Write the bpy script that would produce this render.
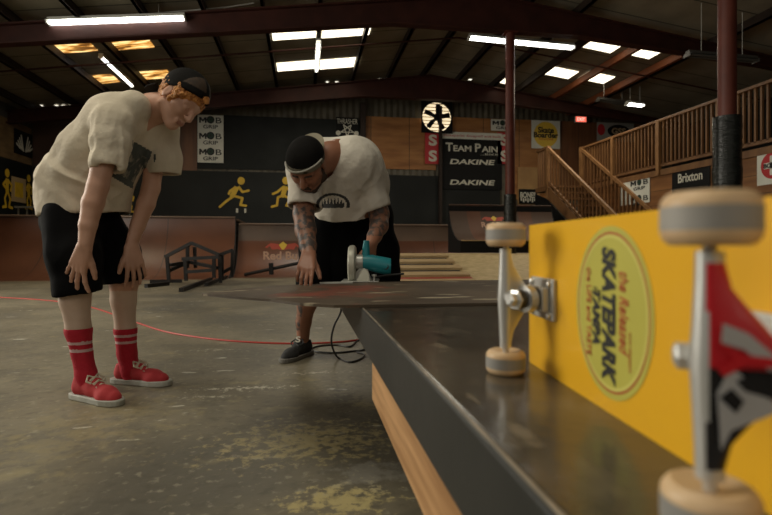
import bpy, bmesh, math, random
import numpy as np
from math import sin, cos, pi, radians
from mathutils import Vector, Matrix
random.seed(4)
for o in list(bpy.data.objects): bpy.data.objects.remove(o)
S = bpy.context.scene
COL = S.collection
# ---------------------------------------------------------------- camera, world, light, exposure
A = radians(9.0); F = 515.0; HZ = 247.0; CH = 0.65
cam_d = bpy.data.cameras.new('camera'); cam = bpy.data.objects.new('camera', cam_d); COL.objects.link(cam)
cam.location = (0, 0, CH); cam.rotation_euler = (pi/2, 0, -A)
cam_d.sensor_width = 36; cam_d.lens = 36*F/772; cam_d.shift_y = -(257.5-HZ)/772
cam_d.clip_start = 0.02; cam_d.clip_end = 100
cam_d.dof.use_dof = True; cam_d.dof.focus_distance = 2.4; cam_d.dof.aperture_fstop = 4.5
S.camera = cam
w = bpy.data.worlds.new('world'); S.world = w; w.use_nodes = True
w.node_tree.nodes['Background'].inputs[0].default_value = (1.0, 0.93, 0.82, 1)
w.node_tree.nodes['Background'].inputs[1].default_value = 0.03
S.view_settings.view_transform = 'Standard'; S.view_settings.look = 'None'
S.view_settings.exposure = 0.38; S.view_settings.gamma = 1.0; S.view_settings.use_curve_mapping = False

def area(name, loc, target, sx, sy, power, color):
    l = bpy.data.lights.new(name, 'AREA'); l.shape = 'RECTANGLE'; l.size = sx; l.size_y = sy
    l.energy = power; l.color = color
    o = bpy.data.objects.new(name, l); COL.objects.link(o); o.location = loc
    o.rotation_euler = (Vector(target)-Vector(loc)).to_track_quat('-Z', 'Y').to_euler()
    return o
# daylight: an open loading door behind and left of the camera, and skylights of the front bays, plus added fills
area('daylight_loading_door', (-7.3, 4.6, 2.7), (-0.6, 3.2, 0.7), 4.6, 3.4, 430, (1.0, 0.94, 0.81))
area('daylight_front_skylight', (-1.2, 1.6, 4.5), (-0.6, 2.4, 0.4), 2.2, 1.6, 50, (1.0, 0.93, 0.76))
area('rear_fill', (1.5, -2.7, 2.6), (0.5, 9.0, 2.4), 4.0, 3.0, 22, (1.0, 0.90, 0.74))  # added fill from behind the camera, not an actual door
area('daylight_middle_skylight', (0.3, 11.6, 4.9), (0.3, 11.4, 0), 2.0, 2.4, 55, (1.0, 0.93, 0.78))
area('daylight_right_skylight', (6.5, 11.0, 4.6), (6.5, 10.8, 0), 2.0, 2.4, 60, (1.0, 0.88, 0.68))
area('daylight_left_skylight', (-5.0, 11.4, 4.3), (-5.0, 11.2, 0), 2.0, 2.0, 30, (1.0, 0.85, 0.6))
area('skateboard_fill', (-3.2, -2.2, 2.6), (0.4, 0.7, 0.5), 2.6, 2.0, 24, (1.0, 0.93, 0.8))  # fill lamp behind the camera, aimed to brighten the skateboard

# ---------------------------------------------------------------- projection helpers (pixel + real plane -> world)
def c2w(x, d, z): return Vector((x*cos(A)+d*sin(A), -x*sin(A)+d*cos(A), z))
def cp(px, py, d): return Vector(((px-386)/F*d, d, CH-(py-HZ)/F*d))       # camera-frame point
def pw(px, py, d): return c2w(*cp(px, py, d))
def dY(px, Y): return Y/(cos(A)-(px-386)/F*sin(A))
def onY(px, py, Y): return pw(px, py, dY(px, Y))
def onX(px, py, X): return pw(px, py, X/(sin(A)+(px-386)/F*cos(A)))
def onZ(px, py, z): return pw(px, py, (CH-z)*F/(py-HZ))
RX, RZ, RS = 3.65, 5.90, 0.135
def roofz(X): return RZ-RS*abs(X-RX)
def onroof(px, py, off=0.0):
    a, b = 1.0, 40.0
    o = pw(px, py, 1.0)
    for _ in range(50):
        m = (a+b)/2; p = pw(px, py, m)
        if p.z < roofz(p.x)+off: a = m
        else: b = m
    return pw(px, py, a)

# ---------------------------------------------------------------- materials
MATS = {}
def mat(name, c1, c2=None, scale=8.0, rough=0.6, metal=0.0, bump=0.0, bscale=None, stretch=(1,1,1), detail=6.0,
        emit=None, es=0.0, lo=0.35, hi=0.65, spec=0.5, coat=0.0, extra=None):
    m = bpy.data.materials.new(name); m.use_nodes = True; MATS[name] = m
    nt = m.node_tree; b = nt.nodes['Principled BSDF']
    b.inputs['Roughness'].default_value = rough; b.inputs['Metallic'].default_value = metal
    b.inputs['Specular IOR Level'].default_value = spec; b.inputs['Coat Weight'].default_value = coat
    b.inputs['Base Color'].default_value = (*c1, 1)
    if c2 is not None or bump:
        tc = nt.nodes.new('ShaderNodeTexCoord'); mp = nt.nodes.new('ShaderNodeMapping')
        mp.inputs['Scale'].default_value = stretch
        nt.links.new(tc.outputs['Object'], mp.inputs[0])
        n = nt.nodes.new('ShaderNodeTexNoise'); n.inputs['Scale'].default_value = scale; n.inputs['Detail'].default_value = detail
        nt.links.new(mp.outputs[0], n.inputs['Vector'])
        if c2 is not None:
            r = nt.nodes.new('ShaderNodeValToRGB')
            r.color_ramp.elements[0].position = lo; r.color_ramp.elements[0].color = (*c1, 1)
            r.color_ramp.elements[1].position = hi; r.color_ramp.elements[1].color = (*c2, 1)
            nt.links.new(n.outputs['Fac'], r.inputs[0]); nt.links.new(r.outputs[0], b.inputs['Base Color'])
        if bump:
            n2 = n
            if bscale:
                n2 = nt.nodes.new('ShaderNodeTexNoise'); n2.inputs['Scale'].default_value = bscale; n2.inputs['Detail'].default_value = detail
                nt.links.new(mp.outputs[0], n2.inputs['Vector'])
            bp = nt.nodes.new('ShaderNodeBump'); bp.inputs['Strength'].default_value = bump; bp.inputs['Distance'].default_value = 0.02
            nt.links.new(n2.outputs['Fac'], bp.inputs['Height']); nt.links.new(bp.outputs[0], b.inputs['Normal'])
    if emit:
        b.inputs['Emission Color'].default_value = (*emit, 1); b.inputs['Emission Strength'].default_value = es
    return m
def blot(m, color, center, radii, scale, thr, amount=1.0, soft=.10):
    """a stain with its own ragged shape around one spot of the surface"""
    nt = m.node_tree; b = nt.nodes['Principled BSDF']; N = nt.nodes.new; Lk = nt.links.new
    tc = N('ShaderNodeTexCoord'); vm = N('ShaderNodeVectorMath'); vm.operation = 'SUBTRACT'; vm.inputs[1].default_value = center
    Lk(tc.outputs['Object'], vm.inputs[0]); v2 = N('ShaderNodeVectorMath'); v2.operation = 'DIVIDE'; v2.inputs[1].default_value = radii; Lk(vm.outputs[0], v2.inputs[0])
    ln = N('ShaderNodeVectorMath'); ln.operation = 'LENGTH'; Lk(v2.outputs[0], ln.inputs[0])
    n = N('ShaderNodeTexNoise'); n.inputs['Scale'].default_value = scale; n.inputs['Detail'].default_value = 10; n.inputs['Roughness'].default_value = .65; Lk(tc.outputs['Object'], n.inputs['Vector'])
    ma = N('ShaderNodeMath'); ma.operation = 'MULTIPLY_ADD'; Lk(ln.outputs['Value'], ma.inputs[0]); ma.inputs[1].default_value = -.22; Lk(n.outputs['Fac'], ma.inputs[2])
    mr = N('ShaderNodeMapRange'); mr.inputs[1].default_value = thr; mr.inputs[2].default_value = thr+soft; mr.inputs[4].default_value = amount; Lk(ma.outputs[0], mr.inputs[0])
    mx = N('ShaderNodeMix'); mx.data_type = 'RGBA'; Lk(mr.outputs[0], mx.inputs[0])
    if b.inputs['Base Color'].links: Lk(b.inputs['Base Color'].links[0].from_socket, mx.inputs[6])
    else: mx.inputs[6].default_value = b.inputs['Base Color'].default_value
    mx.inputs[7].default_value = (*color, 1); Lk(mx.outputs[2], b.inputs['Base Color']); return m
def seams(m, axis, pitch, width, dark, offset=0.0):
    """darken thin joints every `pitch` metres along an axis of object space"""
    nt = m.node_tree; b = nt.nodes['Principled BSDF']
    tc = nt.nodes.new('ShaderNodeTexCoord'); sp = nt.nodes.new('ShaderNodeSeparateXYZ'); nt.links.new(tc.outputs['Object'], sp.inputs[0])
    def mth(op, a, v=None):
        q = nt.nodes.new('ShaderNodeMath'); q.operation = op
        nt.links.new(a, q.inputs[0])
        if v is not None: q.inputs[1].default_value = v
        return q.outputs[0]
    v = mth('ADD', sp.outputs[axis], offset+1000*pitch); v = mth('MODULO', v, pitch); v = mth('LESS_THAN', v, width)
    mx = nt.nodes.new('ShaderNodeMix'); mx.data_type = 'RGBA'
    src = b.inputs['Base Color'].links[0].from_socket if b.inputs['Base Color'].links else None
    nt.links.new(v, mx.inputs[0])
    if src: nt.links.new(src, mx.inputs[6])
    else: mx.inputs[6].default_value = b.inputs['Base Color'].default_value
    mx.inputs[7].default_value = (*dark, 1)
    nt.links.new(mx.outputs[2], b.inputs['Base Color'])
    return m
def patches(m, color, scale, lo, hi, stretch=(1,1,1), amount=1.0, detail=8.0, seed=0.0):
    """a second stain layer with its own noise"""
    nt = m.node_tree; b = nt.nodes['Principled BSDF']
    tc = nt.nodes.new('ShaderNodeTexCoord'); mp = nt.nodes.new('ShaderNodeMapping'); mp.inputs['Scale'].default_value = stretch
    mp.inputs['Location'].default_value = (seed, seed*.7, seed*.3)
    nt.links.new(tc.outputs['Object'], mp.inputs[0])
    n = nt.nodes.new('ShaderNodeTexNoise'); n.inputs['Scale'].default_value = scale; n.inputs['Detail'].default_value = detail
    nt.links.new(mp.outputs[0], n.inputs['Vector'])
    mr = nt.nodes.new('ShaderNodeMapRange'); mr.inputs[1].default_value = lo; mr.inputs[2].default_value = hi; mr.inputs[4].default_value = amount
    nt.links.new(n.outputs['Fac'], mr.inputs[0])
    mx = nt.nodes.new('ShaderNodeMix'); mx.data_type = 'RGBA'
    src = b.inputs['Base Color'].links[0].from_socket if b.inputs['Base Color'].links else None
    nt.links.new(mr.outputs[0], mx.inputs[0])
    if src: nt.links.new(src, mx.inputs[6])
    else: mx.inputs[6].default_value = b.inputs['Base Color'].default_value
    mx.inputs[7].default_value = (*color, 1)
    nt.links.new(mx.outputs[2], b.inputs['Base Color'])
    return m

M_floor = mat('concrete_floor', (0.128,0.108,0.068), (0.215,0.185,0.122), 1.3, 0.5, bump=0.15, bscale=14, lo=.36, hi=.62)
patches(M_floor, (0.085,0.078,0.06), 0.9, .50, .64, amount=.75, seed=3.1)
patches(M_floor, (0.10,0.09,0.065), 5.0, .55, .66, amount=.5, seed=7.7)
patches(M_floor, (0.36,0.30,0.15), 6.5, .60, .74, amount=.5, detail=12, seed=11.4)
patches(M_floor, (0.62,0.60,0.50), 9.0, .69, .71, stretch=(.45,1.3,1), amount=.75, detail=10, seed=1.4)
for c_, r_, sc_, th_, col_, am_ in (((310,440),(.42,.12),26,.36,(.42,.34,.15),.60),((340,500),(.16,.05),24,.33,(.50,.41,.18),.8),((110,415),(.5,.3),9,.40,(.27,.22,.11),.5),((60,440),(.5,.25),16,.42,(.27,.22,.11),.45),
        ((368,474),(.12,.04),12,.28,(.30,.285,.24),.4),((250,388),(.40,.035),30,.42,(.62,.58,.46),.8),((205,397),(.22,.025),30,.42,(.62,.58,.46),.7),((310,373),(.40,.03),34,.44,(.55,.50,.38),.7),((215,350),(.5,.05),30,.47,(.55,.52,.42),.6),((345,400),(.12,.2),24,.38,(.07,.06,.045),.6)):
    q_ = onZ(*c_, 0); blot(M_floor, col_, (q_.x,q_.y,0), (r_[0],r_[1]*2.2,1), sc_, th_, am_)
patches(M_floor, (0.06,0.052,0.035), 26, .52, .70, amount=.45, seed=4.4); patches(M_floor, (0.36,0.33,0.23), 34, .60, .72, amount=.5, seed=6.1)
M_black = mat('black_wall_paint', (0.006,0.007,0.006), (0.012,0.014,0.012), 1.5, 0.6, bump=.05, spec=.25)
M_wood = mat('plywood_cladding', (0.24,0.095,0.025), (0.38,0.17,0.05), 2.0, 0.5, stretch=(.5,.5,3), bump=.05)
seams(M_wood, 0, 1.22, 0.02, (0.06,0.03,0.012), .4); 
M_wood_r = mat('stained_board_cladding', (0.10,0.038,0.014), (0.17,0.068,0.024), 2.0, 0.5, stretch=(3,1,.4))
seams(M_wood_r, 0, 0.6, 0.02, (0.05,0.025,0.012))
M_wood_b = mat('balcony_plywood', (0.17,0.07,0.024), (0.27,0.12,0.04), 2.0, 0.5, stretch=(1,.5,4))
seams(M_wood_b, 1, 1.22, 0.02, (0.06,0.03,0.012)); seams(M_wood_b, 2, 0.3, 0.012, (0.08,0.04,0.016))
M_pick = mat('balcony_timber', (0.13,0.058,0.020), (0.20,0.095,0.032), 6, 0.55, stretch=(1,1,.3))
M_post = mat('newel_timber', (0.19,0.09,0.03), (0.26,0.13,0.046), 6, 0.55)
M_metalwall = mat('corrugated_steel', (0.07,0.06,0.042), (0.115,0.10,0.07), 3, 0.5, 0.3)
M_redsteel = mat('red_oxide_steel', (0.032,0.009,0.006), (0.050,0.014,0.009), 3, 0.6, spec=.3)
M_colred = mat('red_oxide_column_paint', (0.080,0.018,0.011), (0.115,0.028,0.017), 4, 0.5, spec=.3)
M_purlin = mat('dark_purlin_steel', (0.020,0.013,0.009), (0.036,0.022,0.016), 3, 0.6, spec=.3)
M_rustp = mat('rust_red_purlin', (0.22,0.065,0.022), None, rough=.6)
M_roof = mat('roof_insulation_facing', (0.19,0.17,0.125), (0.27,0.245,0.18), 1.5, 0.6, bump=.1)
seams(M_roof, 1, 0.98, 0.03, (0.03,0.028,0.022))
M_ramp = mat('rust_brown_ramp_board', (0.095,0.036,0.018), (0.14,0.053,0.026), 1.2, 0.36, bump=.03)
seams(M_ramp, 0, 2.44, 0.02, (0.05,0.022,0.014), .3)
M_ramp2 = mat('grey_brown_ramp_board', (0.10,0.065,0.045), (0.14,0.09,0.06), 1.5, 0.4)
M_ramp3 = mat('brown_masonite', (0.10,0.042,0.023), (0.135,0.060,0.033), 1.0, 0.6, spec=.3)
seams(M_ramp3, 0, 1.22, 0.9, (0.075,0.045,0.030), .5)
M_coping = mat('steel_coping', (0.35,0.33,0.3), rough=.3, metal=1)
M_tan = mat('tan_lumber', (0.42,0.28,0.13), (0.54,0.38,0.19), 5, 0.6, stretch=(.4,3,3))
M_redl = mat('red_painted_lumber', (0.35,0.05,0.02), rough=.5)
M_osb = mat('raw_plywood', (0.50,0.37,0.17), (0.66,0.51,0.27), 9, 0.6, stretch=(1,2,1))
M_dark = mat('dark_underframe', (0.012,0.010,0.009), rough=.8)
M_tabletop = mat('worn_masonite_top', (0.042,0.036,0.028), (0.076,0.065,0.049), 3.5, 0.19, bump=.04, bscale=30, spec=.55)
EXB = (onZ(558,508,.479).x+onZ(356,305,.479).x)/2
patches(M_tabletop, (0.035,0.028,0.022), 3.2, .52, .62, amount=.7, seed=2.2)
patches(M_tabletop, (0.20,0.165,0.12), 5.0, .66, .76, stretch=(3.0,.7,1), amount=.6, detail=12, seed=5.0)
patches(M_tabletop, (0.13,0.105,0.075), 28.0, .56, .72, stretch=(1,.5,1), amount=.6, detail=8, seed=8.0)
for c_, r_ in (((520,432),(.012,.05)),((440,345),(.02,.10)),((475,400),(.008,.07))):
    q_ = onZ(*c_, .479); blot(M_tabletop, (0.30,0.25,0.18), (q_.x-EXB,q_.y-1.2,.479), (*r_,1), 30, .36, .5, .15)
M_band = mat('blackened_steel_edge', (0.020,0.022,0.021), (0.038,0.039,0.036), 3.5, 0.42, metal=.25, bump=.03, bscale=20)
M_arris = mat('worn_bright_edge', (0.30,0.25,0.18), (0.10,0.09,0.07), 14, 0.4)
M_ply = mat('orange_plywood_side', (0.36,0.18,0.065), (0.60,0.34,0.15), 9, 0.5, stretch=(1,.3,5), detail=8)
M_sheet = mat('weathered_brown_sheet', (0.060,0.043,0.028), (0.115,0.083,0.053), 3.5, 0.6, spec=.3, bump=.05, bscale=25)
for c_, r_ in (((338,291),(.16,.35)),((300,295),(.12,.10)),((372,287),(.10,.2))):
    q_ = onZ(*c_, .4875); blot(M_sheet, (0.25,0.055,0.032), (q_.x,q_.y,.4875), (*r_,1), 6, .30, .5, .12)
patches(M_sheet, (0.45,0.38,0.26), 9.0, .63, .68, stretch=(.6,1.6,1), amount=.7, detail=12, seed=4.2)
M_blksteel = mat('black_square_tube', (0.006,0.005,0.0045), (0.014,0.011,0.009), 6, 0.55, spec=.3)
M_white = mat('white_sign', (0.60,0.60,0.52), (0.68,0.68,0.60), 3, 0.5)
M_ink = mat('black_ink', (0.012,0.012,0.012), rough=.6)
M_cream = mat('cream_lettering', (0.62,0.60,0.50), rough=.6)
M_redv = mat('red_vinyl', (0.45,0.02,0.025), rough=.5)
M_yel = mat('yellow_stencil_paint', (0.72,0.47,0.03), (0.62,0.38,0.02), 4, 0.5)
M_signy = mat('sign_yellow', (0.75,0.50,0.05), rough=.5)
M_green = mat('dark_green_ink', (0.015,0.05,0.03), rough=.6)
M_blkv = mat('black_banner_vinyl', (0.006,0.006,0.006), rough=.6, spec=.2)
M_tube = mat('fluorescent_tube', (1,1,1), emit=(1.0,0.99,0.93), es=5.5)
M_tubeoff = mat('unlit_tube', (0.10,0.10,0.09), rough=.3)
M_fixd = mat('unlit_enamel', (0.09,0.085,0.075), rough=.5)  # white enamel darkened in colour so unlit fixtures look dim
M_fix = mat('white_enamel', (0.55,0.55,0.50), rough=.35)
M_sky = mat('skylight_panel', (0.9,0.85,0.7), emit=(1.0,0.89,0.66), es=2.1)
M_amber = mat('rusty_skylight_panel', (0.4,0.25,0.1), (0.8,0.6,0.3), 4)
def amber():
    nt = M_amber.node_tree; b = nt.nodes['Principled BSDF']
    tc = nt.nodes.new('ShaderNodeTexCoord'); mp = nt.nodes.new('ShaderNodeMapping'); mp.inputs['Scale'].default_value = (1.6,6.5,1)
    n = nt.nodes.new('ShaderNodeTexNoise'); n.inputs['Scale'].default_value = 1.6; n.inputs['Detail'].default_value = 7
    r = nt.nodes.new('ShaderNodeValToRGB'); r.color_ramp.elements[0].position = .42; r.color_ramp.elements[0].color = (.10,.035,.006,1)
    r.color_ramp.elements[1].position = .62; r.color_ramp.elements[1].color = (1,.72,.3,1)
    e = r.color_ramp.elements.new(.5); e.color = (.55,.24,.04,1)
    nt.links.new(tc.outputs['Object'], mp.inputs[0]); nt.links.new(mp.outputs[0], n.inputs['Vector']); nt.links.new(n.outputs['Fac'], r.inputs[0])
    nt.links.new(r.outputs[0], b.inputs['Emission Color']); b.inputs['Emission Strength'].default_value = 1.25
amber()
M_gap = mat('daylight_gap', (1,1,1), emit=(1.0,0.95,0.8), es=1.0)
M_exit = mat('exit_face', (0.8,0.1,0.05), emit=(1.0,0.16,0.10), es=0.8)
M_exitl = mat('exit_letters', (0.9,0.6,0.5), emit=(1.0,0.55,0.45), es=0.9)
M_wrap = mat('black_tape_wrap', (0.004,0.005,0.004), (0.012,0.014,0.012), 4, 0.25, bump=.6, bscale=10, stretch=(1,1,8))
M_cordr = mat('red_cord_rubber', (0.42,0.03,0.02), rough=.5)
M_cordb = mat('black_cord_rubber', (0.008,0.008,0.008), rough=.5)

# ---------------------------------------------------------------- object helpers
def tag(o, label=None, cat=None, group=None, kind=None):
    if label: o['label'] = label
    if cat: o['category'] = cat
    if group: o['group'] = group
    if kind: o['kind'] = kind
    return o
def empty(name, loc=(0,0,0), rz=0.0):
    o = bpy.data.objects.new(name, None); COL.objects.link(o); o.location = loc; o.rotation_euler = (0,0,rz); o.empty_display_size = .1
    return o
class MB:
    """collects shapes in world (or local) coordinates and links them as one mesh"""
    def __init__(s): s.bm = bmesh.new(); s.mats = []
    def mi(s, m):
        if m is None: return 0
        if m not in s.mats: s.mats.append(m)
        return s.mats.index(m)
    def faces(s, vs, fs, m=None):
        i = s.mi(m); v = [s.bm.verts.new(p) for p in vs]
        for f in fs:
            try: q = s.bm.faces.new([v[k] for k in f]); q.material_index = i
            except ValueError: pass
        return s
    def box(s, a, b, m=None):
        x0,y0,z0 = a; x1,y1,z1 = b
        vs = [(x0,y0,z0),(x1,y0,z0),(x1,y1,z0),(x0,y1,z0),(x0,y0,z1),(x1,y0,z1),(x1,y1,z1),(x0,y1,z1)]
        return s.faces(vs, [(0,3,2,1),(4,5,6,7),(0,1,5,4),(1,2,6,5),(2,3,7,6),(3,0,4,7)], m)
    def bar(s, p, q, w, h, m=None, up=(0,0,1)):
        p = Vector(p); q = Vector(q); d = (q-p).normalized(); u = Vector(up)
        if abs(d.dot(u)) > .98: u = Vector((1,0,0))
        r = d.cross(u).normalized(); u = r.cross(d).normalized()
        vs = []
        for c in (p, q):
            for a_, b_ in ((-1,-1),(1,-1),(1,1),(-1,1)): vs.append(c+r*(a_*w/2)+u*(b_*h/2))
        return s.faces(vs, [(0,3,2,1),(4,5,6,7),(0,1,5,4),(1,2,6,5),(2,3,7,6),(3,0,4,7)], m)
    def tube(s, pts, r, n=10, m=None, cap=True, sx=1.0):
        pts = [Vector(p) for p in pts]; rs = r if isinstance(r, (list,tuple)) else [r]*len(pts)
        vs = []; fs = []; prev = None
        for i, p in enumerate(pts):
            t = (pts[min(i+1,len(pts)-1)]-pts[max(i-1,0)]).normalized()
            if prev is None:
                u = Vector((0,0,1)) if abs(t.z) < .9 else Vector((1,0,0)); a_ = t.cross(u).normalized()
            else:
                a_ = (prev-t*prev.dot(t)).normalized()
            prev = a_; b_ = t.cross(a_)
            for k in range(n):
                an = 2*pi*k/n; vs.append(p+a_*(cos(an)*rs[i])*sx+b_*(sin(an)*rs[i]))
        for i in range(len(pts)-1):
            for k in range(n):
                fs.append((i*n+k, i*n+(k+1)%n, (i+1)*n+(k+1)%n, (i+1)*n+k))
        if cap: fs.append(tuple(range(n-1,-1,-1))); fs.append(tuple((len(pts)-1)*n+k for k in range(n)))
        return s.faces(vs, fs, m)
    def lathe(s, prof, o, ax, n=28, m=None):
        """prof: (radius, along) list, revolved about axis ax through o"""
        o = Vector(o); ax = Vector(ax).normalized(); u = Vector((0,0,1)) if abs(ax.z) < .9 else Vector((1,0,0))
        a_ = ax.cross(u).normalized(); b_ = ax.cross(a_); vs = []; fs = []
        for r_, t in prof:
            for k in range(n): an = 2*pi*k/n; vs.append(o+ax*t+a_*(cos(an)*r_)+b_*(sin(an)*r_))
        L = len(prof)
        for i in range(L-1):
            for k in range(n): fs.append((i*n+k, i*n+(k+1)%n, (i+1)*n+(k+1)%n, (i+1)*n+k))
        fs.append(tuple(range(n-1,-1,-1))); fs.append(tuple((L-1)*n+k for k in range(n)))
        return s.faces(vs, fs, m)
    def prism(s, poly, vec, m=None):
        vec = Vector(vec); n = len(poly); vs = [Vector(p) for p in poly]; vs += [p+vec for p in vs]
        fs = [tuple(range(n-1,-1,-1)), tuple(range(n,2*n))]+[(i,(i+1)%n,n+(i+1)%n,n+i) for i in range(n)]
        return s.faces(vs, fs, m)
    def build(s, name, m=None, parent=None, smooth=False, bevel=0.0, segs=2, flip=True):
        if flip: bmesh.ops.recalc_face_normals(s.bm, faces=s.bm.faces)
        me = bpy.data.meshes.new(name); s.bm.to_mesh(me); s.bm.free()
        for x in (s.mats if s.mats else [m]): me.materials.append(x)
        o = bpy.data.objects.new(name, me); COL.objects.link(o)
        if parent: o.parent = parent
        if smooth:
            me.polygons.foreach_set('use_smooth', [True]*len(me.polygons)); me.set_sharp_from_angle(angle=radians(40))
        if bevel:
            b = o.modifiers.new('bevel','BEVEL'); b.width = bevel; b.segments = segs; b.limit_method = 'ANGLE'
        return o
def basis(x, y, o):
    x = Vector(x).normalized(); y = Vector(y).normalized(); z = x.cross(y).normalized()
    m = Matrix.Identity(4)
    for i in range(3): m[i][0]=x[i]; m[i][1]=y[i]; m[i][2]=z[i]; m[i][3]=o[i]
    return m
def lettering(name, text, w_, h_, m, parent, o, xd, yd, depth=0.003, bold=0.0, shear=0.0, space=1.0):
    """text fitted to a w x h box centred on o; raised letters"""
    cu = bpy.data.curves.new('tmp','FONT'); cu.body = text; cu.size = 1; cu.extrude = .02; cu.offset = bold; cu.shear = shear
    cu.space_character = space; cu.align_x = 'CENTER'; cu.resolution_u = 4
    ob = bpy.data.objects.new('tmp', cu); COL.objects.link(ob); bpy.context.view_layer.update()
    me = bpy.data.meshes.new_from_object(ob.evaluated_get(bpy.context.evaluated_depsgraph_get()))
    bpy.data.objects.remove(ob); me.name = name
    n = len(me.vertices); c = np.empty(n*3, 'f'); me.vertices.foreach_get('co', c); c = c.reshape(-1,3)
    lo = c.min(0); hi = c.max(0); ce = (lo+hi)/2; sc = np.array([w_/(hi[0]-lo[0]), h_/(hi[1]-lo[1]), depth/(hi[2]-lo[2])])
    c = (c-ce)*sc; B = basis(xd, yd, o); R = np.array(B.to_3x3()); c = c@R.T+np.array(o)
    me.vertices.foreach_set('co', c.astype('f').ravel()); me.materials.clear(); me.materials.append(m); me.update()
    ob = bpy.data.objects.new(name, me); COL.objects.link(ob)
    if parent: ob.parent = parent
    return ob
def loc(o, parentloc):
    """move geometry written in world coordinates into a parent placed at parentloc"""
    me = o.data; me.transform(Matrix.Translation(-Vector(parentloc))); return o

# ================================================================ THE SETTING
MB().box((-9,-3,-.1),(13,16.2,0)).build('floor', M_floor)['kind'] = 'structure'
WY = 16.0; LX = -7.64
b = MB()                                                        # back wall of corrugated steel, ribs every 0.2 m
xs = np.arange(LX, 13.0, 0.1); vs = []; fs = []
for i, x in enumerate(xs):
    y = WY-(0.025 if i % 2 else 0.0); t = roofz(x)+.05
    vs += [(x, y, 0), (x, y, t), (x, WY+.12, 0), (x, WY+.12, t)]
for i in range(len(xs)-1):
    k = 4*i; fs += [(k,k+4,k+5,k+1),(k+2,k+3,k+7,k+6),(k+1,k+5,k+7,k+3),(k,k+2,k+6,k+4)]
b.faces(vs, fs); b.build('wall_back', M_metalwall)['kind'] = 'structure'
b = MB(); b.box((LX-.12,-3,0),(LX,WY,2.96), M_black); b.box((LX-.12,-3,2.96),(LX,WY,4.0), mat('aged_boards',(0.13,0.08,0.035),(0.22,0.14,0.06),2.5,.6,stretch=(1,1,3)))
b.box((LX-.12,-3,4.0),(LX,WY,roofz(LX)+.05), mat('grey_block',(0.06,0.06,0.055),(0.09,0.09,0.08),3,.8))
b.build('wall_left')['kind'] = 'structure'
MB().box((12.5,-3,0),(12.7,WY,4.8)).build('wall_right', M_black)['kind'] = 'structure'
b = MB()
for x0, x1 in ((LX-.1, RX), (RX, 12.7)):
    z0, z1 = roofz(x0), roofz(x1)
    b.faces([(x0,-3,z0),(x1,-3,z1),(x1,WY+.1,z1),(x0,WY+.1,z0),(x0,-3,z0+.08),(x1,-3,z1+.08),(x1,WY+.1,z1+.08),(x0,WY+.1,z0+.08)],
            [(0,3,2,1),(4,5,6,7),(0,1,5,4),(1,2,6,5),(2,3,7,6),(3,0,4,7)])
b.build('ceiling', M_roof)['kind'] = 'structure'
# steel frames: tapered I-section rafters
def zlow(x): return min(roofz(x)-.51+max(0,x-5.6)*.03, 4.985)      # haunched: the underside runs level across the ridge
for k, Y in enumerate((4.58, 9.9, 14.8)):
    b = MB(); xs_ = [LX, 1.71, RX, 5.59, 12.5]
    for x0, x1 in zip(xs_[:-1], xs_[1:]):
        b.prism([(x0,Y-.01,zlow(x0)),(x1,Y-.01,zlow(x1)),(x1,Y-.01,roofz(x1)-.19),(x0,Y-.01,roofz(x0)-.19)], (0,.02,0))
        for f_ in (zlow, lambda x: roofz(x)-.22):
            b.prism([(x0,Y-.1,f_(x0)),(x1,Y-.1,f_(x1)),(x1,Y-.1,f_(x1)+.03),(x0,Y-.1,f_(x0)+.03)], (0,.2,0))
    tag(b.build('rafter_beam', M_redsteel), ['dark red steel rafter beam nearest overhead, mostly above the picture', 'dark red steel rafter beam spanning the whole ceiling, nearer of two', 'dark red steel rafter beam close to the back wall'][k], 'beam', 'roof beams')
# purlins as one part of the roof structure each
k = 0
SKX = (onroof(581,48).x-.15, onroof(668,52).x+.25)
for i in range(-8, 9):
    X = 0.29+1.06*i
    if SKX[0] < X < SKX[1]: continue
    if X < LX+.1 or X > 12: continue
    z = roofz(X)-.1
    b = MB(); b.box((X-.03,-1,z-.085),(X+.03,WY-.02,z+.085)); b.box((X-.03,-1,z-.085),(X+.05,WY-.02,z-.07))
    o = b.build('trim_%d' % (k+1), M_purlin); o['kind'] = 'structure'; k += 1
for px, py, yy in ((662,50,0),(625,50,0)):
    pass
# straps across the bay and conduit
for Y, r in ((11.95,.02),(15.2,.018)):
    b = MB(); b.tube([(LX+.1,Y,roofz(LX+.1)-.22),(RX,Y,roofz(RX)-.22),(12.4,Y,roofz(12.4)-.22)], r, 6)
    o = b.build('trim_%d' % (k+1), M_redsteel); o['kind'] = 'structure'; k += 1
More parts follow.
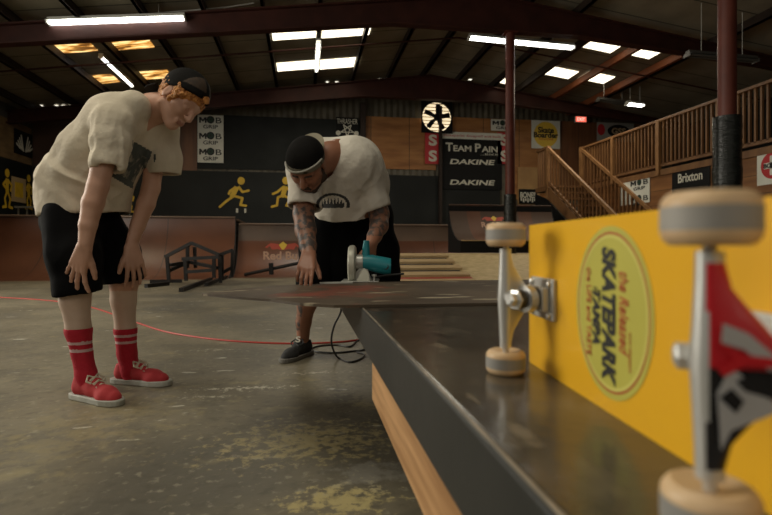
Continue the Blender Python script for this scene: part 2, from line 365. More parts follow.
# skylights (window_n), set on the real roof slope
def skylight(n, pts, m, name='window_%d'):
    b = MB(); P = [onroof(px, py, -.004) for px, py in pts]
    ys = [p.y for p in P]; xs_ = [p.x for p in P]
    x0 = (xs_[0]+xs_[3])/2; x1 = (xs_[1]+xs_[2])/2; y0 = (ys[0]+ys[1])/2; y1 = (ys[2]+ys[3])/2
    q = [(x0,y0),(x1,y0),(x1,y1),(x0,y1)]
    b.prism([(x,y,roofz(x)-.004) for x,y in q], (0,0,-.012)); o = b.build('window_%d' % n, m); o['kind'] = 'structure'
    return x0, x1, y0, y1
SK = [([(272,27),(317,26),(317,38),(272,39)], M_sky), ([(322,25),(371,23),(370,35),(322,37)], M_sky),
      ([(277,62),(316,61),(316,69),(277,70)], M_sky), ([(320,60),(360,57),(358,66),(320,69)], M_sky),
      ([(588,38),(623,44),(612,52),(579,47)], M_sky), ([(634,45),(662,50),(652,58),(622,54)], M_sky),
      ([(551,67),(580,71),(570,77),(541,75)], M_sky), ([(588,72),(615,76),(605,83),(578,79)], M_sky),
      ([(41,42),(86,39),(98,50),(56,54)], M_amber), ([(101,38),(146,36),(155,47),(113,50)], M_amber),
      ([(83,76),(112,74),(120,82),(91,84)], M_amber), ([(131,72),(168,70),(172,77),(138,80)], M_amber),
      ([(500,76),(512,72),(512,83),(494,83)], M_sky)]
for i, (p, m) in enumerate(SK): skylight(i+1, p, m)
# rust red purlins beside the right skylights, catching the daylight
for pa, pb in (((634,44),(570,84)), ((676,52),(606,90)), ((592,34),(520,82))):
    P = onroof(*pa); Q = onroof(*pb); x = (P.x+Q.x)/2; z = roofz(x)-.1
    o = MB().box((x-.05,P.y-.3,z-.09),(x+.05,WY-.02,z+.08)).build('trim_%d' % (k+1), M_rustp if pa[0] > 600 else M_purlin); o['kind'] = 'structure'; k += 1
# daylight showing through small gaps where roof meets the rear frame
b = MB(); rr = random.Random(2)
for px in list(range(28,76,7))+list(range(326,372,9))+list(range(378,472,6)):
    if rr.random() < .75:
        py = 106 if px < 80 else (82.5 if px < 375 else 80)
        P = onroof(px, py, -.01); wv = rr.uniform(.03,.12); b.box((P.x, P.y-.1, P.z-.004), (P.x+wv, P.y, P.z))
o = b.build('trim_%d' % (k+1), M_gap); o['kind'] = 'structure'; k += 1

# cladding panels on the back wall
def panel(name, x0, y0, x1, y1, Y, m, label, cat='panel', th=.03):
    a_ = onY(x0, y0, Y); b_ = onY(x1, y1, Y)
    return tag(MB().box((a_.x, Y, b_.z), (b_.x, Y+th, a_.z)).build(name, m), label, cat)
panel('plywood_panel', 140, 118, 197, 217, WY-.06, M_wood_r, 'dark stained wood panel on back wall left of the black panel')
panel('painted_panel', 197, 114, 361, 172, WY-.06, M_black, 'black upper wall panel above the stencils, behind the man with the saw')
panel('painted_panel', 33, 167, 500, 235, WY-.09, mat('black_stencil_wall',(0.009,0.010,0.009),(0.018,0.020,0.018),.7,.6,spec=.25), 'long black lower wall band carrying the yellow skater stencils')
panel('plywood_panel', 364, 116, 436, 170, WY-.06, M_wood, 'bright orange plywood panel between black panel and wall fan')
panel('plywood_panel', 452, 117, 505, 134, WY-.06, M_wood, 'narrow orange plywood panel just right of the fan')
panel('plywood_panel', 506, 119, 560, 200, WY-.06, M_wood, 'plywood wall panel behind the sign with the yellow disc')
panel('plywood_panel', 560, 121, 655, 200, WY-.06, M_wood_r, 'dark stained board wall below the exit sign')
panel('painted_panel', 33, 114, 140, 167, WY-.06, mat('dark_brown_wall',(0.045,0.022,0.014),(0.07,0.034,0.02),2,.6), 'dark brown wall panel behind the standing man')
for px, wd in ((363,.16),(440.5,.09)):
    x = onY(px, 150, WY-.2).x
    tag(MB().box((x-wd/2,WY-.25,0),(x+wd/2,WY-.1,5.1)).build('wall_column', M_purlin), 'thin dark wall column %s' % ('beside the black panel with the white emblem' if px==363 else 'standing in front of the wall fan'), 'column', 'wall columns')

# steel columns with black wrap
def column(X, Y, wd, zw, ww, label):
    t = empty('steel_column', (X,Y,0)); tag(t, label, 'column', 'roof columns')
    h = zlow(X)
    b = MB(); f = .012
    b.tube([(0,0,0),(0,0,h)], wd/2, 24); b.box((-wd/2-.03,-wd/2-.03,h-.02),(wd/2+.03,wd/2+.03,h))
    b.build('shaft', M_colred, t, smooth=True)
    pts = []; rs = []; z = 0.03; i = 0; rr = random.Random(5)
    while z < zw: pts.append((0,0,z)); rs.append(ww/2*(1+rr.uniform(-.035,.035))); z += .035
    MB().tube(pts, rs, 20).build('black_wrap', M_wrap, t, smooth=True)['label'] = 'shiny black tape and plastic wrapped around the lower column'
column(4.11, 9.9, .19, 1.72, .25, 'red steel column in the middle with black wrapped foot, behind the far skateboard wheel')
column(4.2, 4.58, .165, 1.98, .26, 'nearest red steel column at right, thickly wrapped in shiny black')

# quarter pipes along the back wall
def qpipe(name, X0, X1, Yb, Yt, zt, z0, m, label, deck=True, top=None, side=None, Yback=WY-.27):
    t = empty(name, (X0,Yb,0)); tag(t, label, 'ramp')
    prof = []; n = 14; D = Yt-Yb; H = zt-z0; R = (D*D+H*H)/(2*H); a1 = math.atan2(D, R-H)
    for i in range(n+1): an = a1*i/n; prof.append((R*sin(an), z0+R*(1-cos(an))))
    b = MB(); vs = []; fs = []
    for i,(y,z) in enumerate(prof): vs += [(0,y,z),(X1-X0,y,z),(0,y+.02,z-.02 if i else z),(X1-X0,y+.02,z-.02 if i else z)]
    nn = len(prof)
    for i in range(nn-1): k = 4*i; fs += [(k,k+1,k+5,k+4)]
    b.faces(vs, fs, m)
    if top:
        for f in b.bm.faces:
            if f.calc_center_median().z > z0+H*.70: f.material_index = b.mi(top)
    b.build('transition', m, t, smooth=True)
    poly = [(0,y,z) for y,z in prof]+[(0,D,z0 if z0<.3 else z0-.25)]+([(0,0,z0-.25)] if z0>.3 else [])
    sd = side or M_dark
    MB().prism(poly, (.02,0,0)).build('side_panel', sd, t).location = (-.021,0,0)
    MB().prism(poly, (.02,0,0)).build('side_panel', sd, t).location = (X1-X0+.001,0,0)
    MB().tube([(0,D,zt+.005),(X1-X0,D,zt+.005)], .028 if deck else .014, 10).build('coping', M_ramp3 if not deck else M_ramp2, t, smooth=True)
    if deck: MB().box((0,D+.03,zt-.04),(X1-X0,Yback-Yb-.02,zt)).build('deck', M_ramp2, t)
    return t
xA = onY(236,217,12.0).x; xB = onY(452,222,12.0).x
qpipe('quarter_pipe', LX+.05, xA-.03, 10.75, 12.1, 1.31, 0.0, M_ramp, 'long rust brown quarter pipe along the left of the back wall')
qpipe('quarter_pipe', xA+.03, xB+2.0, 11.15, 12.2, 1.17, 0.0, M_ramp, 'lower rust brown quarter pipe with grey top strip and bull logo', top=M_ramp2)
t = qpipe('quarter_pipe', 3.22, 5.67, 10.32, 11.25, 1.60, 0.78, M_ramp3, 'small raised curved brown quarter pipe on black base by the middle column', deck=False, side=M_blkv)
MB().box((0,0,-.25+.78),(2.45,.05,.76)).build('base_board', M_blkv, t); MB().bar((0,-.01,.785),(2.45,-.01,.785),.03,.02).build('bottom_trim', M_tan, t)
MB().box((0,.9,.55),(2.45,.93,1.58)).build('back_board', M_blkv, t)
# unfinished ramp in front of it
t = empty('unfinished_ramp', (0.7,7.2,0)); tag(t, 'unfinished ramp with bare tan joists and a raw plywood sheet, behind the workbench', 'ramp')
for i, Y in enumerate((7.55, 7.97, 8.38, 8.80, 9.22)):
    z = .223*(Y-7.0); b = MB(); b.bar((0,Y-7.2,z),(1.9,Y-7.2,z),.20,.04,up=(0,-.223,1)); b.build('joist', M_tan, t)
for Y in (7.78,): z = .223*(Y-7.0)-.02; MB().bar((0,Y-7.2,z),(1.9,Y-7.2,z),.12,.03,up=(0,-.223,1)).build('joist', M_redl, t)['label'] = 'red painted joist'
for X in (0.0, .95, 1.87):
    MB().prism([(X,0,0.0),(X,2.2,0.0),(X,2.2,.44),(X,0,.0)][:3]+[(X,2.2,.44)], (.04,0,0)).build('stringer', M_dark, t)
b = MB(); b.bar((2.9,-.0,.02),(2.9,2.2,.5),2.05,.02); b.build('plywood_sheet', M_osb, t)
MB().box((0,2.2,.48),(4.6,3.1,.52)).build('platform_deck', M_osb, t); MB().box((0.1,2.3,.0),(4.5,3.0,.48)).build('platform_frame', M_dark, t)
b = MB(); b.prism([(0.0,.15,0.0),(0.0,2.18,0.0),(0.0,2.18,.45)],(3.9,0,0)); b.build('joist_gap_shade', M_dark, t)  # dark wedge added to stand in for shade between the joists

# balcony on the right
BX = 7.2; BZ = 2.23; t = empty('balcony', (BX,4.0,0)); tag(t, 'timber balcony with picket railing over a plywood wall on the right', 'balcony')
MB().box((0,0,0),(.05,8.5,BZ-.12)).build('plywood_wall', M_wood_b, t); MB().box((-.03,0,BZ-.12),(3.0,8.6,BZ)).build('deck', M_pick, t)
MB().box((-.05,0,BZ+.98),(.07,8.6,BZ+1.03)).build('handrail', M_pick, t, bevel=.005)
MB().box((-.02,0,BZ+.06),(.04,8.6,BZ+.12)).build('bottom_rail', M_pick, t)
for i in range(75):
    Y = .1+i*.1135
    if i % 14 == 6: MB().box((-.07,Y-.045,BZ-.1),(.0,Y+.045,BZ+1.0)).build('railing_post', M_post, t)
    else: MB().box((-.02,Y-.018,BZ+.1),(.02,Y+.018,BZ+.98)).build('picket', M_pick, t)
# stairs beside it, descending towards the camera
t = empty('staircase', (6.2,9.0,0)); tag(t, 'timber staircase with handrails climbing to the balcony', 'staircase')
rise = 2.23; run = 3.5                                   # top at Y=12.5
for i in range(12): y = 3.5-run*(i+1)/12; z = BZ*(1-(i+1)/12.0)+.0; MB().box((.05,y,z+.13),(.93,y+.30,z+.17)).build('tread', M_pick, t)
for x in (0.0,.93):
    MB().prism([(x,3.5,BZ-.0),(x,3.5,BZ-.32),(x,0.25,0.0),(x,0.0,0.0),(x,0,.08)],(.05,0,0)).build('stringer', M_pick, t)
    MB().bar((x+.025,3.5,BZ+.98),(x+.025,0.3,1.1),.06,.07).build('handrail', M_post, t)
    MB().bar((x+.025,3.5,BZ+.12),(x+.025,0.3,.3),.04,.05).build('bottom_rail', M_pick, t)
    for i in range(21):
        y = 3.35-i*.15; z0 = BZ-.02+(y-3.5)*.637; MB().box((x+.01,y-.018,z0+.14),(x+.04,y+.018,z0+.97)).build('baluster', M_pick, t)
    MB().box((x-.02,3.45,BZ-.9),(x+.08,3.55,BZ+1.03)).build('newel_post', M_post, t)
MB().box((-.02,3.5,BZ-.12),(.98,4.15,BZ)).build('landing', M_pick, t)
MB().bar((.02,3.5,BZ+1.0),(.02,4.12,BZ+1.0),.06,.06).build('landing_rail', M_pick, t)
for i in range(4): y = 3.65+i*.13; MB().box((.0,y-.018,BZ),(.04,y+.018,BZ+.97)).build('baluster', M_pick, t)
MB().prism([(-.03,3.5,BZ-.33),(-.03,4.15,BZ-.15),(-.03,4.15,0),(-.03,.4,0)],(.02,0,0)).build('black_side_panel', M_blkv, t)['label'] = 'black panel closing the side below the stairs'

# ================================================================ SIGNS
XD = (1,0,0); ZD = (0,0,1)
def sign_back(name, x0, y0, x1, y1, m, label, Y=WY-.13, cat='sign', th=.012):
    """board on the back wall between two pixels; returns (thing, center, w, h)"""
    p = onY(x0,y0,Y); q = onY(x1,y1,Y); c = Vector(((p.x+q.x)/2, Y, (p.z+q.z)/2)); w_ = q.x-p.x; h_ = p.z-q.z
    t = empty(name, c); tag(t, label, cat)
    MB().box((-w_/2,0,-h_/2),(w_/2,th,h_/2)).build('board', m, t)
    return t, w_, h_
def mob(t, w_, h_, o, xd):
    """MOB GRIP block: bold letters, the O a record-like ring"""
    o = Vector(o); x = Vector(xd); n = x.cross(Vector(ZD))*-1
    n = Vector((0,-1,0)) if abs(x.x) > .5 else Vector((-1,0,0)); o = o+n*.004
    mp_ = [(0,0),(0,1),(.26,1),(.5,.58),(.74,1),(1,1),(1,0),(.76,0),(.76,.55),(.5,.15),(.24,.55),(.24,0)]
    MB().prism([o+x*(w_*(-.46+.30*u_))+Vector((0,0,h_*(-.01+.36*v_))) for u_,v_ in mp_], n*.002).build('lettering', M_ink, t)
    lettering('lettering', 'B', w_*.24, h_*.36, M_ink, t, o+x*w_*.33+Vector((0,0,h_*.17)), xd, ZD, bold=.008)
    b = MB(); c = o+x*w_*.0+Vector((0,0,h_*.20)); r = min(w_*.17, h_*.24)
    b.lathe([(r,0),(r,.004)], c-n*.002, n, 28); b.build('ring_logo', M_ink, t)
    b = MB(); b.lathe([(r*.66,0),(r*.66,.002)], c+n*.0025, n, 24); b.build('ring_logo', M_green, t)
    b = MB(); b.lathe([(r*.25,0),(r*.25,.002)], c+n*.005, n, 16); b.build('ring_logo', M_ink, t)
    lettering('lettering', 'GRIP', w_*.60, h_*.24, M_ink, t, o+Vector((0,0,-h_*.24)), xd, ZD, bold=.02)
t, w_, h_ = sign_back('sponsor_sign', 197.5, 114.5, 223.5, 163, M_white, 'tall white sign with the same black lettering stacked three times')
for i in range(3): mob(t, w_*.95, h_/3, (0,0,h_*(1-i)/3), XD)
t, w_, h_ = sign_back('sponsor_sign', 491, 119, 514, 131.3, M_white, 'small white sign with black lettering half hidden by the middle column')
mob(t, w_*.95, h_, (0,0,0), XD)
# white trident-like emblem with thin lettering on black
t, w_, h_ = sign_back('sponsor_sign', 336, 117, 358.5, 141, M_blkv, 'black sign with white star and skate truck emblem beside the wall column')
lettering('lettering', 'THRASHER', w_*.92, h_*.22, M_cream, t, (0,-.004,h_*.33), XD, ZD)
b = MB()
pt = [(sin(2*pi*k*2/5)*w_*.3, cos(2*pi*k*2/5)*w_*.3*-1-h_*.05) for k in range(5)]
for k in range(5):
    p, q = pt[k], pt[(k+1)%5]; b.bar((p[0],-.004-.0005*k,p[1]),(q[0],-.004-.0005*k,q[1]),.02*1.4,.004,up=(0,1,0))
for s in (-1,1): b.lathe([(.075,0),(.075,.004)], (s*w_*.40,-.006,-h_*.18), (0,1,0), 16)
b.build('star_emblem', M_cream, t)
# hanging team banner
t, w_, h_ = sign_back('team_banner', 442.5, 131.5, 502, 190, M_blkv, 'large black banner with white gothic lettering above two slanted white logos')
MB().box((-w_/2,-.006,h_*.38),(w_/2,-.001,h_*.5)).build('top_strip', M_white, t)['label'] = 'white strip across the banner top'
lettering('lettering', 'skateparks designed and built', w_*.96, h_*.055, M_redv, t, (0,-.010,h_*.435), XD, ZD)
for k, (s, ww) in enumerate((('TEAM PAIN', .86),)):
    [lettering('lettering', s_, w_*ww_, h_*hh_, M_cream, t, (w_*xx_,-.006,h_*zz_), XD, ZD, bold=.025) for s_,ww_,hh_,xx_,zz_ in (('T',.12,.15,-.39,.235),('EAM',.30,.105,-.17,.215),('P',.10,.15,.09,.235),('AIN',.27,.105,.29,.215))]
lettering('lettering', '...since', w_*.30, h_*.045, M_cream, t, (w_*.28,-.006,h_*.13), XD, ZD)
for zc in (-.04, -.40): lettering('lettering', 'DAKINE', w_*.76, h_*.09, M_cream, t, (0,-.006,h_*zc+.04), XD, ZD, bold=.03, shear=.15)
for i, (x0, x1) in enumerate(((425,438.5),(497.5,509))):
    t, w_, h_ = sign_back('red_banner', x0, 132, x1, 164, M_redv, 'vertical red banner with white S letters %s of the black team banner' % ('left','right')[i])
    for zc in (.25,-.25): lettering('lettering', 'S', w_*.62, h_*.36, M_cream, t, (w_*.08,-.004,h_*zc), XD, ZD, bold=.04)
t, w_, h_ = sign_back('magazine_sign', 531.5, 120, 560, 149, M_white, 'pale square sign with a yellow disc and black lettering above the stairs')
MB().lathe([(w_*.42,0),(w_*.42,.003)], (0,-.003,0), (0,-1,0), 40).build('yellow_disc', M_signy, t)
lettering('lettering', 'Skate', w_*.56, h_*.22, M_ink, t, (0,-.010,h_*.16), XD, ZD, bold=.035); lettering('lettering', 'Boarder', w_*.86, h_*.20, M_ink, t, (0,-.012,-.02), XD, ZD, bold=.035)
lettering('lettering', 'MAGAZINE', w_*.5, h_*.06, M_redv, t, (0,-.012,-h_*.17), XD, ZD)
t, w_, h_ = sign_back('oval_sign', 597, 122, 634, 142, mat('grey_sign',(0.28,0.27,0.24),rough=.5), 'pale sign with dark oval logo behind the balcony railing')
b = MB(); b.lathe([(1,0),(1,.003)], (0,0,0), (0,-1,0), 36); o = b.build('oval_logo', M_blkv, t); o.scale = (w_*.30,1,h_*.34); o.location = (w_*.08,-.004,h_*.05)
lettering('lettering', 'GSS', w_*.38, h_*.34, mat('tan_ink',(.4,.27,.15)), t, (w_*.08,-.012,h_*.05), XD, ZD, bold=.03)
b = MB(); b.lathe([(1,0),(1,.003)], (0,0,0), (0,-1,0), 24); o = b.build('red_disc', M_redv, t); o.scale = (w_*.10,1,h_*.3); o.location = (-w_*.39,-.004,h_*.1)
t, w_, h_ = sign_back('stone_sign', 519, 189, 537, 204, M_blkv, 'small black sign with rough white lettering beside the middle column', Y=WY-.16)
lettering('lettering', 'BONES', w_*.86, h_*.4, M_cream, t, (0,-.004,h_*.1), XD, ZD, bold=.03)
b = MB()
for i in range(7): b.bar((-w_*.38+i*w_*.125,-.004,-h_*.12),(-w_*.36+i*w_*.12,-.005,-h_*(.3+.1*(i%2))),.045,.004,up=(0,1,0))
b.build('splash', M_cream, t)
panel('wood_board', 518, 167, 540, 205, WY-.11, mat('tan_board',(0.36,0.20,0.075),(0.44,0.26,0.10),3,.6), 'tan wooden board leaning on wall behind the small black sign', 'board')
t = empty('exit_sign', onY(581,119.3,WY-.2)); tag(t, 'lit red exit sign on the dark board wall', 'exit sign')
MB().box((-.20,0,-.10),(.20,.06,.10)).build('housing', M_fix, t); MB().box((-.185,-.004,-.085),(.185,0,.085)).build('face', M_exit, t); lettering('lettering','EXIT',.27,.11,M_exitl,t,(0,-.008,0),XD,ZD,bold=.02)
# signs on the wall under the balcony (plane x = BX)
YD = (0,-1,0)
def sign_side(name, pts, m, label, cat='sign'):
    X = BX-.02; p = onX(pts[0],pts[1],X); q = onX(pts[2],pts[3],X); zt = (p.z+q.z)/2
    zb = onX(pts[0],pts[4],X).z; c = Vector((X,(p.y+q.y)/2,(zt+zb)/2)); w_ = abs(p.y-q.y); h_ = zt-zb
    t = empty(name, c); tag(t, label, cat); MB().box((0,-w_/2,-h_/2),(.012,w_/2,h_/2)).build('board', m, t); return t, w_, h_
t, w_, h_ = sign_side('sponsor_sign', (619.5,182,649.5,174,206), M_white, 'white sign with black lettering on the balcony wall behind the stair rail')
for yy, zz in ((0,h_*.2),(0,-h_*.4)): mob(t, w_*.62, h_*.52, (0,-w_*.18,zz), YD)
t, w_, h_ = sign_side('brand_banner', (672,168,710,162,194), M_blkv, 'black banner with one white gothic word under the balcony')
lettering('lettering', 'Brixton', w_*.64, h_*.36, M_cream, t, (-.005,0,h_*.06), YD, ZD, bold=.015)
t, w_, h_ = sign_side('brand_banner', (757,151,790,141,186), M_white, 'white banner with a red ring and cross logo at the right edge')
b = MB(); b.lathe([(h_*.36,0),(h_*.36,.003)], (-.001,0,h_*.0), (-1,0,0), 36, M_redv); b.build('red_disc', None, t)
b = MB(); b.box((-.009,-h_*.08,-h_*.26),(-.005,h_*.08,h_*.26)); b.box((-.009,-h_*.26,-h_*.08),(-.0052,h_*.26,h_*.08)); b.build('white_cross', M_white, t)
lettering('lettering', 'BONES', h_*.52, h_*.12, M_ink, t, (-.012,0,0), YD, ZD, bold=.04)
# eagle sign on the left wall
t = empty('eagle_sign', onX(24.5,144,LX+.02)); tag(t, 'small black sign with white spread wings on the left wall', 'sign')
MB().box((-.012,-.5,-.33),(0,.5,.33)).build('board', M_blkv, t)
b = MB()
for s in (-1,1):
    for k in range(4): b.bar((.004+.001*k, s*(.05+.06*k), -.22+.02*k),(.004+.001*k, s*(.18+.08*k), .22-.09*k),.05,.004,up=(1,0,0))
b.build('wings_emblem', M_cream, t)

# yellow stencil skaters
POSES = {
 'push': ([(.62,.90,.115)], [[(.50,.72),(.36,.46)],[(.54,.74),(.66,.58),(.84,.62)],[(.44,.70),(.30,.60),(.26,.52)],[(.38,.44),(.18,.30),(.0,.14)],[(.40,.46),(.66,.40),(.60,.20),(.76,.18)]], [(.50,.05),(.74,.05)]),
 'crouch': ([(.60,.90,.115)], [[(.58,.74),(.50,.46)],[(.52,.72),(.30,.56),(.14,.50)],[(.62,.70),(.80,.56)],[(.50,.46),(.32,.40),(.28,.16),(.10,.12)],[(.52,.46),(.76,.36),(.62,.16),(.84,.12)]], []),
 'stand': ([(.5,.90,.11)], [[(.5,.76),(.5,.44)],[(.48,.74),(.25,.60),(.45,.50)],[(.54,.72),(.78,.62),(.72,.48)],[(.48,.44),(.34,.26),(.42,.06),(.22,.04)],[(.52,.44),(.68,.26),(.60,.06),(.80,.04)]], []),
}
def stencil(pose, o, xd, w_, h_, nrm, label, thick=.07):
    o = Vector(o); x = Vector(xd); n = Vector(nrm); b = MB(); heads, limbs, wheels = POSES[pose]
    P = lambda u, v, k=0: x*((u-.5)*w_)+Vector((0,0,(v-.5)*h_))+n*(.006+.0006*k)
    kk = 0
    for u, v, r in heads: b.prism([P(u,v)+x*(cos(a*pi/9)*r*h_*(w_/h_ if w_>h_*1.4 else 1.0)*.9)+Vector((0,0,sin(a*pi/9)*r*h_)) for a in range(18)], n*.002)
    for i, L in enumerate(limbs):
        th = thick*(2.0 if i == 0 else 1.0)*h_
        for j in range(len(L)-1):
            kk += 1; p = P(*L[j],kk); q = P(*L[j+1],kk); b.bar(p, q, th, .002, up=n)
            b.prism([q+x*(cos(a*pi/6)*th*.5)+Vector((0,0,sin(a*pi/6)*th*.5)) for a in range(12)], n*.002)
    t = b.build('skater_stencil', M_yel); t.location = o; tag(t, label, 'stencil', 'yellow skater stencils')
    if wheels:
        b = MB()
        for u, v in wheels: b.box(P(u,v)-x*.03+Vector((0,0,-.08)), P(u,v)+x*.03+n*.003+Vector((0,0,.05)))
        b.build('white_wheels', M_cream, t)
    return t
def sten_back(pose, x0,y0,x1,y1,label):
    p = onY(x0,y0,WY-.1); q = onY(x1,y1,WY-.1); stencil(pose, ((p.x+q.x)/2, WY-.1, (p.z+q.z)/2), XD, q.x-p.x, p.z-q.z, (0,-1,0), label)
sten_back('push', 220,177,254,212, 'yellow stencil of a pushing skater between the two men')
sten_back('crouch', 269,177,297,211, 'yellow stencil of a crouching skater beside the shirt of the man with the saw')
sten_back('stand', 119,187,138,213, 'yellow stencil figure seen between the arms of the standing man')
for x0,x1,y0,y1,l in ((-1,15,169,209,'leftmost yellow stencil skater on the left wall'),(23,34,175,210,'yellow stencil skater on the left wall just left of the white shirt')):
    X = LX+.01; p = onX((x0+x1)/2,(y0+y1)/2,X); w1 = abs(onX(x0,y0,X).y-onX(x1,y0,X).y); h1 = onX((x0+x1)/2,y0,X).z-onX((x0+x1)/2,y1,X).z
    stencil('stand', p, (0,1,0), w1, h1, (1,0,0), l)
p = onX(19,190,LX+.02); t = empty('framed_poster', p); tag(t, 'small framed poster between two yellow stencil skaters', 'poster')
MB().box((-.01,-.35,-.33),(0,.35,.33)).build('frame', mat('poster_tan',(.45,.32,.16)), t); MB().box((0,-.2,-.2),(.006,.2,.2)).build('picture', M_yel, t)

# ramp logo (bull emblem)
def bull(px, py, Y, w_, label):
    p = onY(px, py, Y); t = empty('bull_logo', p); tag(t, label, 'logo'); red = mat('logo_red',(.45,.07,.04)); 
    for s in (-1,1):
        b = MB(); b.prism([(s*.02*w_,0,-.05*w_),(s*.12*w_,0,.10*w_),(s*.32*w_,0,.13*w_),(s*.46*w_,0,.02*w_),(s*.40*w_,0,.0),(s*.34*w_,0,.06*w_),(s*.28*w_,0,-.04*w_),(s*.14*w_,0,-.03*w_)], (0,-.004,0)); b.build('bull', red, t)
    b = MB(); b.prism([(-.09*w_,.004,-.04*w_),(.09*w_,.004,-.04*w_),(.11*w_,.004,.08*w_),(0,.004,.17*w_),(-.11*w_,.004,.08*w_)], (0,-.006,0)); b.build('sun', M_signy, t)
    lettering('lettering', 'Red Bull', w_, w_*.22, mat('pale_logo_ink',(.50,.30,.20)), t, (0,-.004,-.2*w_), XD, ZD, bold=.03)
    return t
bull(283, 248, 11.22, .82, 'red and yellow bull logo on the lower quarter pipe').rotation_euler = (radians(-8),0,0)
bull(494, 220, 10.86, .62, 'faded bull logo on the small raised quarter pipe').rotation_euler = (radians(-28),0,0)

# wall fan
c = onY(437,117,WY-.2); t = empty('wall_fan', c); tag(t, 'large round wall exhaust fan with daylight behind its louvres', 'fan')
b = MB(); R = .47; 
b.prism([(cos(a*pi/20)*R,0,sin(a*pi/20)*R) for a in range(40)], (0,.01,0)); b.build('daylight_opening', mat('fan_daylight',(1,.9,.7),emit=(1,.80,.50),es=.8), t).location = (0,.07,0)
b = MB()
for i in range(9): z = -.42+i*.105; ww = math.sqrt(max(0,R*R-z*z)); b.box((-ww,.045,z-.012),(ww,.06,z+.012))
b.build('louvre', mat('louvre_slats',(.2,.15,.08)), t)
b = MB(); vs = []; n = 40
for k in range(n): a_ = 2*pi*k/n; s4 = max(abs(cos(a_)),abs(sin(a_))); vs += [(cos(a_)*R,0,sin(a_)*R),(cos(a_)/s4*.51,0,sin(a_)/s4*.51),(cos(a_)*R,.09,sin(a_)*R)]
b.faces(vs,[(3*k,3*k+1,3*((k+1)%n)+1,3*((k+1)%n)) for k in range(n)]+[(3*k,3*((k+1)%n),3*((k+1)%n)+2,3*k+2) for k in range(n)]); b.build('housing', M_blkv, t)
for k in range(5):
    a_ = 2*pi*k/5+.3; p = Vector((cos(a_),0,sin(a_))); q = Vector((-sin(a_),0,cos(a_)))
    MB().prism([p*.06-q*.03, p*.2-q*.10, p*.42-q*.11, p*.43+q*.04, p*.2+q*.04, p*.06+q*.03],(0,.015,0)).build('blade', M_blkv, t).location = (0,.02,0)
MB().lathe([(.1,0),(.1,.05)],(0,-.02,0),(0,1,0),20).build('hub', M_blkv, t)

# fluorescent lights
def fixture(c, d, L, lit, label, slim=False):
    d = Vector(d).normalized(); c = Vector(c); t = empty('fluorescent_light', c); tag(t, label, 'ceiling light', 'fluorescent lights')
    s = d.cross(Vector((0,0,1))).normalized(); p = d*(-L/2); q = d*(L/2)
    b = MB(); b.bar(p+Vector((0,0,.05)), q+Vector((0,0,.05)), .10, .07)
    for sg in (-1,1):
        u = s*sg; a_ = [p+u*.05+Vector((0,0,.04)), q+u*.05+Vector((0,0,.04)), q+u*(.055 if slim else .13), p+u*(.055 if slim else .13)]
        b.prism(a_, (0,0,.006))
    b.build('reflector', M_fix if lit else M_fixd, t)
    for sg in ((0,) if slim else (-1,1)): MB().tube([p+s*sg*.05+d*.03, q+s*sg*.05-d*.03], .026, 10).build('tube', M_tube if lit else M_tubeoff, t, smooth=True)
    for e in (p,q): MB().bar(e-d*.012, e+d*.012, .08 if slim else .17, .07).build('end_cap', M_fix if lit else M_fixd, t)
    for f in (-.3,.3):
        w0 = c+d*L*f; b = MB(); b.tube([d*L*f+Vector((0,0,.08)), d*L*f+Vector((0,0,roofz(w0.x)-w0.z-.02))], .006, 6); b.build('hanger_rod', M_fix, t)
    return t
fixture(pw(118,20.5,9.2), (1,0,.105), 2.3, True, 'bright fluorescent light at top left in front of the big beam')
fixture(pw(522,43,11.0), (1,0,-.03), 2.35, True, 'bright fluorescent light at top right of centre')
def ylight(p0, p1, lit, label, z):
    P = onZ(*p0, z); Q = onZ(*p1, z); fixture((P+Q)/2, (0,1,0), (Q-P).length, lit, label, True)
ylight((101,57),(132,86),True,'slim lit fluorescent tube between the two rows of amber skylights', 4.72)
ylight((318,42),(317,71),True,'lit fluorescent tube crossing the middle skylights', 4.9)
fixture(pw(613,102.5,14.6), (1,.1,-.06), 1.0, False, 'unlit fluorescent fixture hanging below the right skylights')
fixture(pw(635,105,14.3), (1,0,-.06), .5, True, 'short dim lit fluorescent tube at far right')
fixture(pw(722,58,10.0), (1,0,-.02), 1.5, False, 'unlit fluorescent fixture behind the nearest red column')
b = MB(); b.tube([pw(-6,22,9.35), pw(52,20,9.3), pw(130,15,9.4), pw(185,11,9.5), pw(228,7,9.6), pw(254,3,9.7)], .012, 6); tag(b.build('conduit', M_fix), 'thin grey conduit running along the big beam to the light', 'conduit')

# small rail on the left deck
t = empty('grind_rail', pw(28,217,11.9)); t.location.z = 1.31; tag(t, 'small metal rail standing on the left quarter pipe deck', 'rail')
o = t; b = MB(); b.box((-.26,-.06,.24),(.22,.06,.28)); b.build('top_bar', mat('dull_steel',(.25,.24,.2),metal=.6,rough=.4), t)
for x in (-.2,-.02,.17): MB().box((x-.015,-.015,0),(x+.015,.015,.24)).build('leg', MATS['dull_steel'], t)

